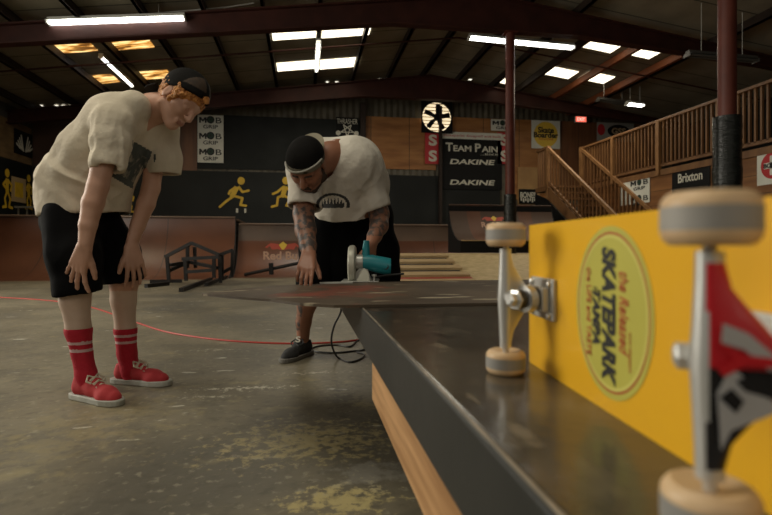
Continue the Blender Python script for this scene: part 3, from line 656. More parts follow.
# stack of black square-tube rails on the floor at left
def tubes(name, segs, base, label, wd=.055, cat='metal frame', group=None):
    t = empty(name, base); tag(t, label, cat, group)
    for nm, L in segs:
        for j in range(len(L)-1):
            p = Vector(L[j])-Vector(base); q = Vector(L[j+1])-Vector(base); MB().bar(p, q, wd, wd).build(nm, M_blksteel, t)
    return t
D0, D1 = 8.9, 9.7
g = lambda x, y, d=D0: pw(x, y, d)
def gz(x, y): return onZ(x, y, .03)
base = onZ(192,284,0)
tubes('rail_frame', [
  ('top_rail',[g(165,257),g(191.5,243),g(219.5,255)]),
  ('leg',[g(167,257),g(169,282)]), ('leg',[g(219.5,256),g(220.5,283)]), ('leg',[g(187.5,246,9.3),g(187.5,268,9.3)]), ('leg',[g(194.5,247,9.4),g(195.5,268,9.4)]),
  ('cross_bar',[g(168,271),g(186,263,9.3)]), ('cross_bar',[g(170,265,8.9),g(190,262,9.3),g(218,268)])], base, 'black peaked square tube grind rail frame in front of the left quarter pipe')
tubes('rail_frame', [('top_rail',[g(182,259,8.6),g(219,257,8.6)]), ('leg',[g(185,259,8.6),g(186,281,8.6)]), ('leg',[g(214,258,8.6),g(214,278,8.6)]), ('cross_bar',[g(186,272,8.6),g(214,270,8.6)])],
  base+Vector((0.05,-.3,0)), 'low flat black rail standing under the peaked frame')
tubes('rail_frame', [('top_rail',[g(219,255,9.2),g(233,250,9.2)]), ('leg',[g(232.5,250,9.2),g(232,276,9.2)]), ('leg',[g(222,255,9.0),g(222,280,9.0)]), ('cross_bar',[g(220,274,9.1),g(232.5,267,9.2)])],
  base+Vector((.6,.1,0)), 'open black rail end at the right of the metal frames')
for i, (a_, b_, l) in enumerate((((181,290),(211,279),'black tube lying on the floor in front of the frames'),((206,284.5),(233,274.5),'black tube lying on the floor at the right of the frames'),((146,286),(168,283.5),'black tube lying on the floor beside the knee of the standing man'),((150,281.5),(182,281),'thin black tube lying behind the frames on the floor'))):
    P = gz(*a_); Q = gz(*b_); tag(MB().bar(P, Q, .06, .06).build('steel_tube', M_blksteel), l, 'tube', 'loose black tubes')
t = empty('grind_bar', onZ(271,274,0)); tag(t, 'black round bar on a small stand left of the man with the saw', 'rail')
p0 = t.location.copy()
MB().tube([onZ(245,274.5,.06)-p0, pw(271,269,12.2*.88)-p0, pw(304,262,10.6)-p0], .035, 8).build('bar', M_blksteel, t, smooth=True)
MB().bar(pw(271,263,10.7)-p0, pw(271.5,274.5,10.7)-p0, .09,.09).build('foot', M_blksteel, t)

# ================================================================ WORKBENCH, SHEET, BOARD, SAW, CORDS
TZ = 0.479                                           # bench top height
e0 = onZ(558,508,TZ); e1 = onZ(356,305,TZ); EX = (e0.x+e1.x)/2
t = empty('ramp_bench', (EX,1.2,0)); tag(t, 'long dark topped wooden ramp box used as a workbench, steel edged, in the foreground', 'bench')
y0, y1 = -.45, 1.35                                  # local extents along y, bench from Y=.75-... to 2.55
MB().box((.006,-1.15,-.02+TZ),(1.5,y1,TZ)).build('top_sheet', M_tabletop, t, bevel=.004)
MB().box((0,-1.15,TZ-.102),(.012,y1,TZ-.001)).build('steel_edge', M_band, t, bevel=.003)
MB().tube([(.006,-1.15,TZ-.003),(.006,y1,TZ-.003)], .0032, 8).build('worn_edge', M_arris, t, smooth=True)['label'] = 'lighter rubbed top corner of the steel edge'
MB().box((.004,-1.15,TZ-.195),(.022,.03,TZ-.102)).build('plywood_side', M_ply, t)
MB().box((.0,y1-.012,TZ-.10),(1.5,y1,TZ-.02)).build('steel_edge', M_band, t)
for y in (-.9,-.1,1.0): MB().box((.30,y,0),(.34,y+.09,TZ-.02)).build('leg', M_tan, t); MB().box((1.3,y,0),(1.34,y+.09,TZ-.02)).build('leg', M_tan, t)
MB().box((.04,-1.1,TZ-.12),(1.48,y1-.03,TZ-.02)).build('underframe', M_dark, t)

SZ = TZ+.0085
poly = [(202,293.4),(240,297.0),(270,299.0),(300,303.0),(334,305.0),(420,304),(500,302.6),(640,301)]
rear = [(660,279),(500,280),(360,282.4),(300,284.4),(272,286.0),(236,289)]
PP = [onZ(x,y,SZ) for x,y in poly+rear]
sh = MB().prism(PP, (0,0,-.008)).build('wood_sheet', M_sheet); tag(sh, 'worn brown sheet of ramp board with a pointed overhanging left end', 'sheet')

# cutting guide under the saw
a_ = onZ(320,283.0,SZ+.004); b_ = onZ(352,282.4,SZ+.004)
tag(MB().bar(a_, b_, .03, .006).build('straightedge', M_fix), 'thin pale straightedge lying on the sheet beside the hand', 'ruler')

# cords
def curve(pts, n=8):
    P = [Vector(p) for p in pts]; P = [P[0]*2-P[1]]+P+[P[-1]*2-P[-2]]; out = []
    for i in range(1,len(P)-2):
        for k in range(n):
            u = k/n; out.append(.5*((2*P[i])+(P[i+1]-P[i-1])*u+(2*P[i-1]-5*P[i]+4*P[i+1]-P[i+2])*u*u+(3*P[i]-P[i-1]-3*P[i+1]+P[i+2])*u**3))
    out.append(P[-2]); return out
pts = [onZ(x,y,.005) for x,y in ((-30,296),(30,299),(70,303),(96,308.5),(135,322),(165,331.5),(200,337.5),(240,341.5),(290,343.5),(340,342),(372,338),(430,332))]
tag(MB().tube(curve(pts), .0065, 8).build('extension_cord', M_cordr, smooth=True), 'red extension cord snaking across the concrete floor', 'cord')
cz = lambda x, y: onZ(x,y,.006)
sawp = onZ(362,281.5,SZ)
pts = [sawp+Vector((.22,.10,.03)), sawp+Vector((.10,.16,.012)), pw(345,286,2.66), pw(341,311,2.75), pw(334.5,325,2.8), pw(331.5,338,2.84), pw(333,349,2.88), cz(339,358.5), cz(350,362), cz(361,358.5), cz(364,354), cz(357,352), cz(366,349), cz(378,345),cz(385,340)]
tag(MB().tube(curve(pts), .0055, 8).build('saw_cord', M_cordb, smooth=True), 'black saw cord hanging from the sheet and curling on the floor', 'cord')
pts = [cz(385,334),cz(368,336),cz(357,341),cz(350,346.5),cz(338,345),cz(322,345.5),cz(311.5,348.5),cz(316,351.5),cz(332,352.8),cz(350,351.5),cz(368,349),cz(390,344)]
tag(MB().tube(curve(pts), .0055, 8).build('power_cord', M_cordb, smooth=True), 'black cord lying in a flat loop on the floor beside the black shoe', 'cord')

# ---- skateboard standing on its side
M_deckw = mat('yellow_deck_stain', (0.88,0.49,0.022), (0.80,0.42,0.016), 3.0, 0.30, stretch=(1,.25,1), coat=.4)
M_edge = mat('maple_ply_edge', (0.55,0.36,0.14), rough=.5)
M_grip = mat('grip_tape', (0.012,0.012,0.012), rough=.95)
M_cast = mat('cast_aluminium', (0.60,0.60,0.58), rough=.33, metal=.55)
M_cast2 = mat('brushed_aluminium', (0.55,0.54,0.50), rough=.4, metal=.6)
M_ureth = mat('cream_urethane', (0.66,0.47,0.27), (0.60,0.41,0.23), 20, 0.45)
M_tread = mat('worn_grey_tread', (0.27,0.26,0.24), (0.34,0.32,0.29), 20, 0.6)
M_bush = mat('black_bushing', (0.02,0.02,0.02), rough=.4)
M_stick = mat('sticker_olive_yellow', (0.52,0.48,0.08), (0.48,0.44,0.07), 8, 0.45)
M_stred = mat('sticker_red', (0.42,0.07,0.02), rough=.5)
M_stpale = mat('sticker_pale', (0.62,0.58,0.13), rough=.5)
org = c2w(.1765+.055, .505, TZ+.1018)
ex = Vector((0,0,1)); ey = (c2w(-.0734,.9973,0)-c2w(0,0,0)).normalized(); ez = ex.cross(ey).normalized()
sk = bpy.data.objects.new('skateboard', None); COL.objects.link(sk)
M4 = Matrix.Identity(4)
for i in range(3): M4[i][0]=ex[i]; M4[i][1]=ey[i]; M4[i][2]=ez[i]; M4[i][3]=org[i]
sk.matrix_world = M4
tag(sk, 'yellow bottomed skateboard standing on its side on the bench with an oval sticker', 'skateboard')
# deck: grid over the outline, thickness 11 mm, kicks bending to -z
def decksurf(y):
    K = .250; a = radians(21)
    if abs(y) <= K: return y, 0.0
    s = abs(y)-K; r = .06; arc = r*a
    if s < arc: yy = K+r*sin(s/r); zz = -(r-r*cos(s/r))
    else: yy = K+r*sin(a)+(s-arc)*cos(a); zz = -(r-r*cos(a))-(s-arc)*sin(a)
    return math.copysign(yy, y), zz
L2 = .405; n = 96; mrows = []
def halfw(y):
    t_ = (abs(y)-.27)/(L2-.27)
    return .1015*(1 if t_ <= 0 else math.sqrt(max(0,1-t_**2.3)))
ys = [L2*sin(pi/2*(-1+2*i/n)) if False else -L2+2*L2*i/n for i in range(n+1)]
ys = sorted(set(ys+[-.2645,-.262,.262,.2645,L2*.985,-L2*.985,L2*.995,-L2*.995]))
m_ = 10
def deckmesh(z0, z1, nm, m, inset=0.0):
    b = MB(); vs = []
    for zz in (z0, z1):
        for y in ys:
            hw = max(halfw(y)-inset, .0004); yy, dz = decksurf(y)
            for j in range(m_+1):
                x = -hw+2*hw*j/m_; vs.append((x, yy, dz+zz-(x/.1)**2*0.0+0.0))
    W = m_+1; N = len(ys)*W; fs = []
    for i in range(len(ys)-1):
        for j in range(m_):
            k = i*W+j; fs.append((k,k+1,k+W+1,k+W)); fs.append((N+k,N+k+W,N+k+W+1,N+k+1))
        for k in (i*W, i*W+m_): fs.append((k,k+W,N+k+W,N+k))
    for i in (0, len(ys)-1):
        for j in range(m_): k = i*W+j; fs.append((k,k+1,N+k+1,N+k))
    b.faces(vs, fs); return b.build(nm, m, sk, smooth=True)
dk = deckmesh(-.0085, 0.0, 'deck', M_deckw); dk['label'] = 'yellow stained deck bottom'
deckmesh(-.0115, -.0085, 'plywood_edge', M_edge); deckmesh(-.0125, -.0115, 'grip_tape', M_grip, .001)
# oval sticker: measured on the deck plane z = 0
def on_deck(px, py):
    p0 = Vector((0,0,CH)); d = pw(px,py,1.0)-p0; Mi = M4.inverted(); a0 = Mi@p0; dd = Mi.to_3x3()@d; k = -a0.z/dd.z; return a0+dd*k
cL = on_deck(577,300); cR = on_deck(655,322); cT = on_deck(609,229); cB = on_deck(628,403)
cx = (cT.x+cB.x)/2-.001; cy = (cL.y+cR.y)/2; ra = abs(cT.x-cB.x)/2*1.05; rb = abs(cL.y-cR.y)/2
def oval(f, z, nm, m, hole=None, par=None):
    b = MB(); n = 56; ring = [(cx+cos(2*pi*k/n)*ra*f, cy+sin(2*pi*k/n)*rb*f) for k in range(n)]
    if hole is None: b.prism([(x,y,z) for x,y in ring], (0,0,.0003))
    else:
        rg = [(cx+cos(2*pi*k/n)*ra*hole, cy+sin(2*pi*k/n)*rb*hole) for k in range(n)]
        vs = [(x,y,z) for x,y in ring]+[(x,y,z) for x,y in rg]; b.faces(vs, [(k,(k+1)%n,n+(k+1)%n,n+k) for k in range(n)])
    return b.build(nm, m, par or sk)
stk = oval(1.0, .0003, 'oval_sticker', M_stick); stk['label'] = 'olive yellow oval sticker with red border and black lettering'
oval(.93, .0008, 'sticker_ring', M_stred, .905, stk); oval(.90, .0008, 'sticker_field', M_stpale, .86, stk)
XDn = (-1,0,0); YDn = (0,-1,0)      # text runs down the board, tops of letters to the right in the photo (towards the camera)
def st(text, du, dv, w_, h_, m, **k): lettering('sticker_lettering', text, w_*2*ra, h_*2*rb, m, stk, (cx-du*ra, cy-dv*rb, .0012), XDn, YDn, depth=.0003, **k)
st('SKATEPARK', 0.04, -.02, .80, .18, M_ink, bold=.05, shear=.22)
st('TAMPA', .10, -.36, .34, .11, M_ink, bold=.05, shear=.22); st('of', -.22, -.36, .05, .08, M_ink)
st('the Released', -.02, .36, .46, .11, M_stred, bold=.01, shear=.3)
st('the LIFE and TASTE', .05, -.58, .55, .07, M_stred, bold=.01)
st('www skatepark', .38, .50, .22, .04, M_stred)
# trucks
def truck(y, s, painted=False):
    """axle parallel to x at (y, z=.055); kingpin leans to the board centre (s=+1: towards -y)"""
    H = .055; i = -s
    tr = MB()
    tr.box((-.0275,y-.040,0),(.0275,y+.040,.006)); tr.box((-.016,y-.030,.006),(.016,y+.030,.016))
    T = tr.build('truck', M_cast2, sk, bevel=.002)
    for a_ in (-1,1):
        for c_ in (-1,1): MB().lathe([(.0045,0),(.0045,.004),(.003,.005)], (a_*.0205,y+c_*.031,.006),(0,0,1),10).build('bolt', M_cast, T, smooth=True)
    k0 = Vector((0,y+i*.004,.010)); kd = Vector((0,i*.42,.907)).normalized(); 
    MB().lathe([(.013,.004),(.015,.006),(.015,.013),(.013,.016)], k0, kd, 24).build('bushing', M_bush, T, smooth=True)
    MB().lathe([(.011,.030),(.0125,.032),(.0125,.040),(.011,.042)], k0, kd, 24).build('bushing', M_bush, T, smooth=True)
    MB().lathe([(.014,.042),(.014,.044),(.009,.045),(.009,.053),(.0055,.055)], k0, kd, 6).build('kingpin_nut', M_cast, T)
    # hanger: triangular web between axle line and ring around the kingpin, plus pivot nose
    c = k0+kd*.023
    b = MB(); n = 28; rows = []; xs_ = [-.067,-.060,-.045,-.032,-.020,-.010,0,.010,.020,.032,.045,.060,.067]
    ax0 = Vector((0,y,H)); web = Vector((0, s*.016, .020-H)); 
    for x in xs_:
        f = max(0.0, 1-abs(x)/.056); f = f**1.15
        r0 = .0078+.003*f; r1 = .0045+.005*f; e = web*(f*1.0); row = []
        wd = web.normalized(); nd = Vector((1,0,0)).cross(wd)
        for k in range(n):
            an = 2*pi*k/n; cc, ss = cos(an), sin(an)
            base_ = ax0+(e if cc > 0 else Vector((0,0,0))); rr_ = r1 if cc > 0 and f > 0 else r0
            row.append(Vector((x,0,0))+base_+wd*cc*rr_+nd*ss*(r0 if cc <= 0 else r0*.85*(1-.25*f)))
        rows.append(row)
    vs = [p for r in rows for p in r]; fs = []
    for i_ in range(len(rows)-1):
        for k in range(n): fs.append((i_*n+k,i_*n+(k+1)%n,(i_+1)*n+(k+1)%n,(i_+1)*n+k))
    fs += [tuple(range(n)), tuple((len(rows)-1)*n+k for k in range(n))]
    b.faces(vs, fs); hg = b.build('hanger', M_cast, T, smooth=True)
    if painted:
        me = hg.data
        for mm_ in (M_paintred, M_paintblk, M_paintwht): me.materials.append(mm_)
        for p in me.polygons:
            q = p.center; v = Vector((0,q.y-ax0.y,q.z-ax0.z)).dot(wd)
            if v > -.003 and abs(q.x) < .060: p.material_index = 1 if q.x > .002 else 2
        # white and red figures on the painted web (outer face of the truck)
        nrm = nd if (nd.y*s > 0) else -nd
        def flat(pts, m, off, nm='painted_mark'):
            b2 = MB(); b2.prism([Vector((u,0,0))+ax0+wd*v+nrm*off for u,v in pts], nrm*.0004); return b2.build(nm, m, hg)
        flat([(.026,.004),(.021,.016),(.008,.030),(.001,.032),(.001,.026),(.012,.014),(.015,.003)], M_paintwht, .0122)
        flat([(.016,.001),(.009,.013),(.008,.030),(.003,.030),(.003,.015),(-.004,.004),(.000,.001),(.006,.009)], M_paintred, .0128)
        flat([(-.001,.018),(-.004,.030),(-.011,.034),(-.014,.026),(-.011,.014),(-.006,.010)], M_paintblk, .0128)
        flat([(.002,.008),(-.002,.012),(-.020,.032),(-.026,.022),(-.034,.008),(-.046,.003),(-.028,.002),(-.014,.001)], M_paintwht, .0120)
        flat([(-.016,.002),(-.010,.008),(-.017,.014),(-.024,.010)], M_paintblk, .0127)
    rg = MB(); rg.tube([Vector((0,y,H)), c], [.013,.012], 16); rg.lathe([(.010,-.007),(.0175,-.006),(.0175,.006),(.010,.007)], c, kd, 28); rg.build('kingpin_ring', M_cast, T, smooth=True)
    pv = MB(); pv.tube([Vector((0,y+s*.014,.024)), Vector((0,y+s*.020,.012))], [.010,.008], 16); pv.build('pivot', M_cast, T, smooth=True)
    MB().tube([(-.100,y,H),(.100,y,H)], .004, 12).build('axle', M_cast, T, smooth=True)
    for sg in (-1,1):
        x0 = sg*.070; u = Vector((sg,0,0)); W_ = .0315; R_ = .0262
        prof = [(.010,.004),(.0145,.002),(.0205,.0),(R_-.003,.0015),(R_-.0004,.005),(R_,.0075)]
        wb = MB(); wb.lathe(prof+[(R_,W_-.0075),(R_-.0004,W_-.005),(R_-.003,W_-.0015),(.0205,W_),(.0145,W_-.002),(.010,W_-.004)], Vector((x0,y,H)), u, 36)
        wh = wb.build('wheel', M_ureth, T, smooth=True)
        MB().lathe([(R_+.0003,.0088),(R_+.0003,W_-.0088)], Vector((x0,y,H)), u, 36).build('tread', M_tread, wh, smooth=True)
        MB().lathe([(.0095,W_-.0045),(.0095,W_-.001),(.006,W_-.001)], Vector((x0,y,H)), u, 20).build('bearing', M_cast2, wh, smooth=True)
        MB().lathe([(.0062,W_-.001),(.0062,W_+.0002)], Vector((x0,y,H)), u, 6).build('axle_nut', M_cast, wh)
M_paintred = mat('glossy_red_paint', (0.55,0.012,0.02), rough=.3, coat=.3)
M_paintblk = mat('glossy_black_paint', (0.012,0.012,0.014), rough=.25, coat=.3)
M_paintwht = mat('grey_white_paint', (0.42,0.42,0.42), rough=.35)
truck(.1975, 1); truck(-.1975, -1, True)

# ---- circular saw
M_teal = mat('teal_plastic', (0.012,0.20,0.235), (0.015,0.23,0.27), 6, 0.4)
M_alu = mat('saw_aluminium', (0.50,0.50,0.46), rough=.4, metal=.6)
M_guard = mat('pale_blade_guard', (0.55,0.54,0.45), rough=.4, metal=.2)
sp = onZ(362,281.3,SZ); t = empty('circular_saw', sp, -A); tag(t, 'teal circular saw with pale blade guard standing on the brown sheet', 'circular saw')
u = 2.43/F                                              # metres per pixel at the saw
sx = lambda px: (px-362)*u
sz = lambda py: (281.3-py)*u
MB().box((sx(342),-.07,0),(sx(379),.12,.005)).build('base_plate', M_alu, t, bevel=.002)
b = MB(); b.lathe([(.02,-.018),(.080,-.018),(.088,-.012),(.090,0),(.088,.012),(.080,.018),(.02,.018)], (sx(352.0),.02,sz(264)), (1,0,.0), 40); b.build('blade_guard', M_guard, t, smooth=True)
MB().lathe([(.070,-.001),(.070,.001)], (sx(350.5),.02,.088-.0), (1,0,0), 40).build('blade', M_alu, t)
b = MB(); b.prism([(sx(354),-.02,.005),(sx(372),-.02,.005),(sx(367),-.02,sz(267)),(sx(361),-.02,sz(266)),(sx(356),-.02,sz(272))],(0,.012,0)); b.build('bevel_bracket', M_alu, t, bevel=.002)
MB().prism([(sx(357),-.055,.005),(sx(370),-.055,.005),(sx(369),-.05,sz(272)),(sx(364.5),-.045,sz(267.5)),(sx(361),-.05,sz(271))],(0,.006,0)).build('bevel_plate', M_guard, t, bevel=.001)
b = MB(); b.tube([(sx(355),.0,sz(262)),(sx(363),.0,sz(262))], .036, 20); b.build('gear_case', M_alu, t, smooth=True)
b = MB(); b.tube([(sx(363),.0,sz(262)),(sx(370),.0,sz(262.5)),(sx(386),.0,sz(266)),(sx(391),.0,sz(266))], [.034,.038,.041,.036], 24); b.build('motor_housing', M_teal, t, smooth=True)
b = MB(); b.prism([(sx(362),-.02,sz(262)),(sx(369),-.02,sz(258)),(sx(380),-.02,sz(259)),(sx(391),-.02,sz(263)),(sx(391),-.02,sz(270)),(sx(376),-.02,sz(268))],(0,.045,0)); b.build('motor_cover', M_teal, t, bevel=.006)
b = MB(); b.tube([(sx(366),.005,sz(262)),(sx(366),.004,sz(247)),(sx(366.5),.0,sz(240.5))], [.021,.017,.013], 16); b.build('front_handle', M_teal, t, smooth=True)
b = MB(); b.tube([(sx(366),.0,sz(259)),(sx(372),.03,sz(257)),(sx(378),.07,sz(260)),(sx(382),.05,sz(265))], .013, 14); b.build('rear_handle', M_teal, t, smooth=True)
b = MB(); b.prism([(sx(370),-.024,sz(259.5)),(sx(379),-.024,sz(261)),(sx(384),-.024,sz(263)),(sx(376),-.024,sz(262.5))],(0,.003,0)); b.build('name_plate', M_guard, t)
b = MB(); b.lathe([(.013,0),(.013,.003)], (sx(386),-.036,sz(266.5)),(0,-1,0),18); b.build('brush_cap', M_bush, t)
b = MB(); b.lathe([(.005,0),(.005,.02),(.012,.022),(.012,.03)], (sx(374.5),-.045,.005),(0,0,1),14); b.build('wing_knob', M_alu, t)

# ================================================================ PEOPLE
from mathutils import noise as mnoise
V3 = lambda *a: np.array(a, dtype=np.float64)
def nrm(v): v = np.array(v, float); return v/np.linalg.norm(v)
class SDF:
    def __init__(s, lo, hi, h):
        s.h = h; s.lo = np.array(lo, float); s.n = np.ceil((np.array(hi)-s.lo)/h).astype(int)+1
        s.F = np.full(s.n, 1.0, np.float32)
    def copy(s): q = SDF.__new__(SDF); q.h = s.h; q.lo = s.lo; q.n = s.n; q.F = s.F.copy(); return q
    def sl(s, lo, hi):
        a = np.clip(np.floor((lo-s.lo)/s.h).astype(int), 0, s.n-1); b = np.clip(np.ceil((hi-s.lo)/s.h).astype(int)+1, 1, s.n)
        ax = [s.lo[i]+s.h*np.arange(a[i], b[i]) for i in range(3)]
        return tuple(slice(a[i],b[i]) for i in range(3)), (ax[0][:,None,None], ax[1][None,:,None], ax[2][None,None,:])
    def op(s, lo, hi, fn, k, sub=False):
        m = k+.03; S_, X = s.sl(np.array(lo)-m, np.array(hi)+m)
        if min(q.stop-q.start for q in S_) <= 0: return
        d = fn(X); f = s.F[S_]
        if sub:
            a, b = f, -d
            if k > 0: hh = np.clip(.5-.5*(b-a)/k*-1, 0, 1); hh = np.clip(.5+.5*(b-a)/k,0,1); r = a*(1-hh)+b*hh+k*hh*(1-hh)
            else: r = np.maximum(a, b)
        else:
            if k > 0: hh = np.clip(.5+.5*(d-f)/k,0,1); r = d*(1-hh)+f*hh-k*hh*(1-hh)
            else: r = np.minimum(f, d)
        s.F[S_] = r
    def cone(s, a, b, ra, rb, k=.02, flat=None, sub=False):
        a = np.array(a, float); b = np.array(b, float); ab = b-a; L = max(ab@ab, 1e-9)
        def fn(X):
            x, y, z = X[0]-a[0], X[1]-a[1], X[2]-a[2]
            t = np.clip((x*ab[0]+y*ab[1]+z*ab[2])/L, 0, 1)
            x, y, z = x-t*ab[0], y-t*ab[1], z-t*ab[2]
            if flat is not None:
                n_, f = flat; q = (x*n_[0]+y*n_[1]+z*n_[2])*(1/f-1); x, y, z = x+q*n_[0], y+q*n_[1], z+q*n_[2]
            return np.sqrt(x*x+y*y+z*z)-(ra+(rb-ra)*t)
        r = max(ra, rb); s.op(np.minimum(a,b)-r, np.maximum(a,b)+r, fn, k, sub); return s
    def chain(s, pts, k=.02, flat=None):
        for (a, ra), (b, rb) in zip(pts[:-1], pts[1:]): s.cone(a, b, ra, rb, k, flat)
        return s
    def ell(s, c, r, R=None, k=.02, sub=False):
        c = np.array(c, float); R = np.eye(3) if R is None else np.array(R); r = np.array(r, float)
        def fn(X):
            x, y, z = X[0]-c[0], X[1]-c[1], X[2]-c[2]
            u = [(x*R[i][0]+y*R[i][1]+z*R[i][2]) for i in range(3)]
            k0 = np.sqrt(sum((u[i]/r[i])**2 for i in range(3)))+1e-9; k1 = np.sqrt(sum((u[i]/r[i]**2)**2 for i in range(3)))+1e-9
            return k0*(k0-1)/k1
        m = max(r); s.op(c-m, c+m, fn, k, sub); return s
    def plane(s, p, n_):
        """keep the half space where (x-p).n < 0"""
        p = np.array(p, float); n_ = nrm(n_)
        ax = [s.lo[i]+s.h*np.arange(s.n[i]) for i in range(3)]
        d = (ax[0][:,None,None]-p[0])*n_[0]+(ax[1][None,:,None]-p[1])*n_[1]+(ax[2][None,None,:]-p[2])*n_[2]
        s.F = np.maximum(s.F, d.astype(np.float32)); return s
def smin(a, b, k):
    hh = np.clip(.5+.5*(b-a)/k,0,1); return b*(1-hh)+a*hh-k*hh*(1-hh)
def surfnet(S_):
    Fd = S_.F.copy(); Fd[0]=Fd[-1]=1; Fd[:,0]=Fd[:,-1]=1; Fd[:,:,0]=Fd[:,:,-1]=1
    s = Fd < 0; nx, ny, nz = Fd.shape; C = (nx-1, ny-1, nz-1)
    P = np.zeros(C+(3,), np.float32); N = np.zeros(C, np.int16); quads = []
    idx = {}
    for ax in range(3):
        a = [slice(None)]*3; b = [slice(None)]*3; a[ax] = slice(0,-1); b[ax] = slice(1,None); a = tuple(a); b = tuple(b)
        cr = np.argwhere(s[a] != s[b]); i0 = tuple(cr.T); cr1 = cr.copy(); cr1[:,ax] += 1; i1 = tuple(cr1.T)
        f0, f1 = Fd[i0], Fd[i1]; t = f0/(f0-f1); pos = cr.astype(np.float32); pos[:,ax] += t
        o = [q for q in range(3) if q != ax]; idx[ax] = (cr, s[i0], o)
        for da in (0,1):
            for db in (0,1):
                c = cr.copy(); c[:,o[0]] -= da; c[:,o[1]] -= db
                ok = (c >= 0).all(1) & (c < np.array(C)).all(1); cc = tuple(c[ok].T)
                np.add.at(P, cc, pos[ok]); np.add.at(N, cc, 1)
    act = np.argwhere(N > 0); ids = np.full(C, -1, np.int64); ids[tuple(act.T)] = np.arange(len(act))
    verts = P[tuple(act.T)]/N[tuple(act.T)][:,None]*S_.h+S_.lo
    for ax in range(3):
        cr, inside, o = idx[ax]; cs = []
        for da, db in ((0,0),(1,0),(1,1),(0,1)):
            c = cr.copy(); c[:,o[0]] -= da; c[:,o[1]] -= db; cs.append(c)
        ok = np.ones(len(cr), bool)
        for c in cs: ok &= (c >= 0).all(1) & (c < np.array(C)).all(1)
        q = np.stack([ids[tuple(c[ok].T)] for c in cs], 1); fl = inside[ok] ^ (ax == 1)
        q[~fl] = q[~fl][:, ::-1]; quads.append(q)
    return verts, np.concatenate(quads)
def smesh(S_, name, mats, parent, off, matfn=None, disp=None, relax=1, minfaces=0):
    v, q = surfnet(S_)
    for _ in range(relax):                                 # light Laplacian relaxation
        acc = np.zeros_like(v); cnt = np.zeros(len(v))
        for i in range(4):
            for j in ((i+1)%4, (i-1)%4): np.add.at(acc, q[:,i], v[q[:,j]]); np.add.at(cnt, q[:,i], 1)
        v = v*.45+acc/np.maximum(cnt,1)[:,None]*.55
    if disp is not None:
        fn_ = np.cross(v[q[:,2]]-v[q[:,0]], v[q[:,3]]-v[q[:,1]]); nn = np.zeros_like(v)
        for i in range(4): np.add.at(nn, q[:,i], fn_)
        nn /= np.linalg.norm(nn, axis=1)[:,None]+1e-12; v = v+nn*disp(v)[:,None]
    me = bpy.data.meshes.new(name); me.vertices.add(len(v)); me.vertices.foreach_set('co', (v-np.array(off)).astype('f').ravel())
    me.loops.add(q.size); me.loops.foreach_set('vertex_index', q.astype('i').ravel()); me.polygons.add(len(q))
    me.polygons.foreach_set('loop_start', np.arange(0, q.size, 4, dtype='i')); 
    me.polygons.foreach_set('use_smooth', [True]*len(q))
    if not isinstance(mats, (list,tuple)): mats = [mats]
    for m in mats: me.materials.append(m)
    if matfn is not None:
        c = v[q].mean(1); fn_ = np.cross(v[q[:,2]]-v[q[:,0]], v[q[:,3]]-v[q[:,1]]); fn_ /= np.linalg.norm(fn_,axis=1)[:,None]+1e-12
        me.polygons.foreach_set('material_index', matfn(c, fn_).astype('i'))
    me.update(calc_edges=True); me.validate()
    o = bpy.data.objects.new(name, me); COL.objects.link(o); o.parent = parent; return o
def C(px, py, d): return np.array(cp(px, py, d))
def folds(spec, amp, seed=0.0, ridge=True):
    """cloth folds: noise stretched along `along` directions; spec = list of (centre, radius, along, freq, amplitude)"""
    def f(v):
        out = np.zeros(len(v))
        for i, p in enumerate(v):
            s_ = 0.0
            for c, r, al, fr, am in spec:
                d = p-c; w_ = 1-min(1.0, math.sqrt(d@d)/r)
                if w_ <= 0: continue
                t_ = d@al; q = (d-al*t_)*fr+al*(t_*fr*.22)
                n_ = mnoise.noise(Vector((q[0]+seed, q[1], q[2])))
                if ridge: n_ = (1-abs(n_)*2.6)*.6 if abs(n_) < .385 else 0.0
                s_ += w_**.7*am*n_
            out[i] = s_+amp*mnoise.noise(Vector((p[0]*7+seed,p[1]*7,p[2]*7)))
        return out
    return f
def rotax(v, ax, an):
    ax = nrm(ax); return v*cos(an)+np.cross(ax, v)*sin(an)+ax*(ax@v)*(1-cos(an))
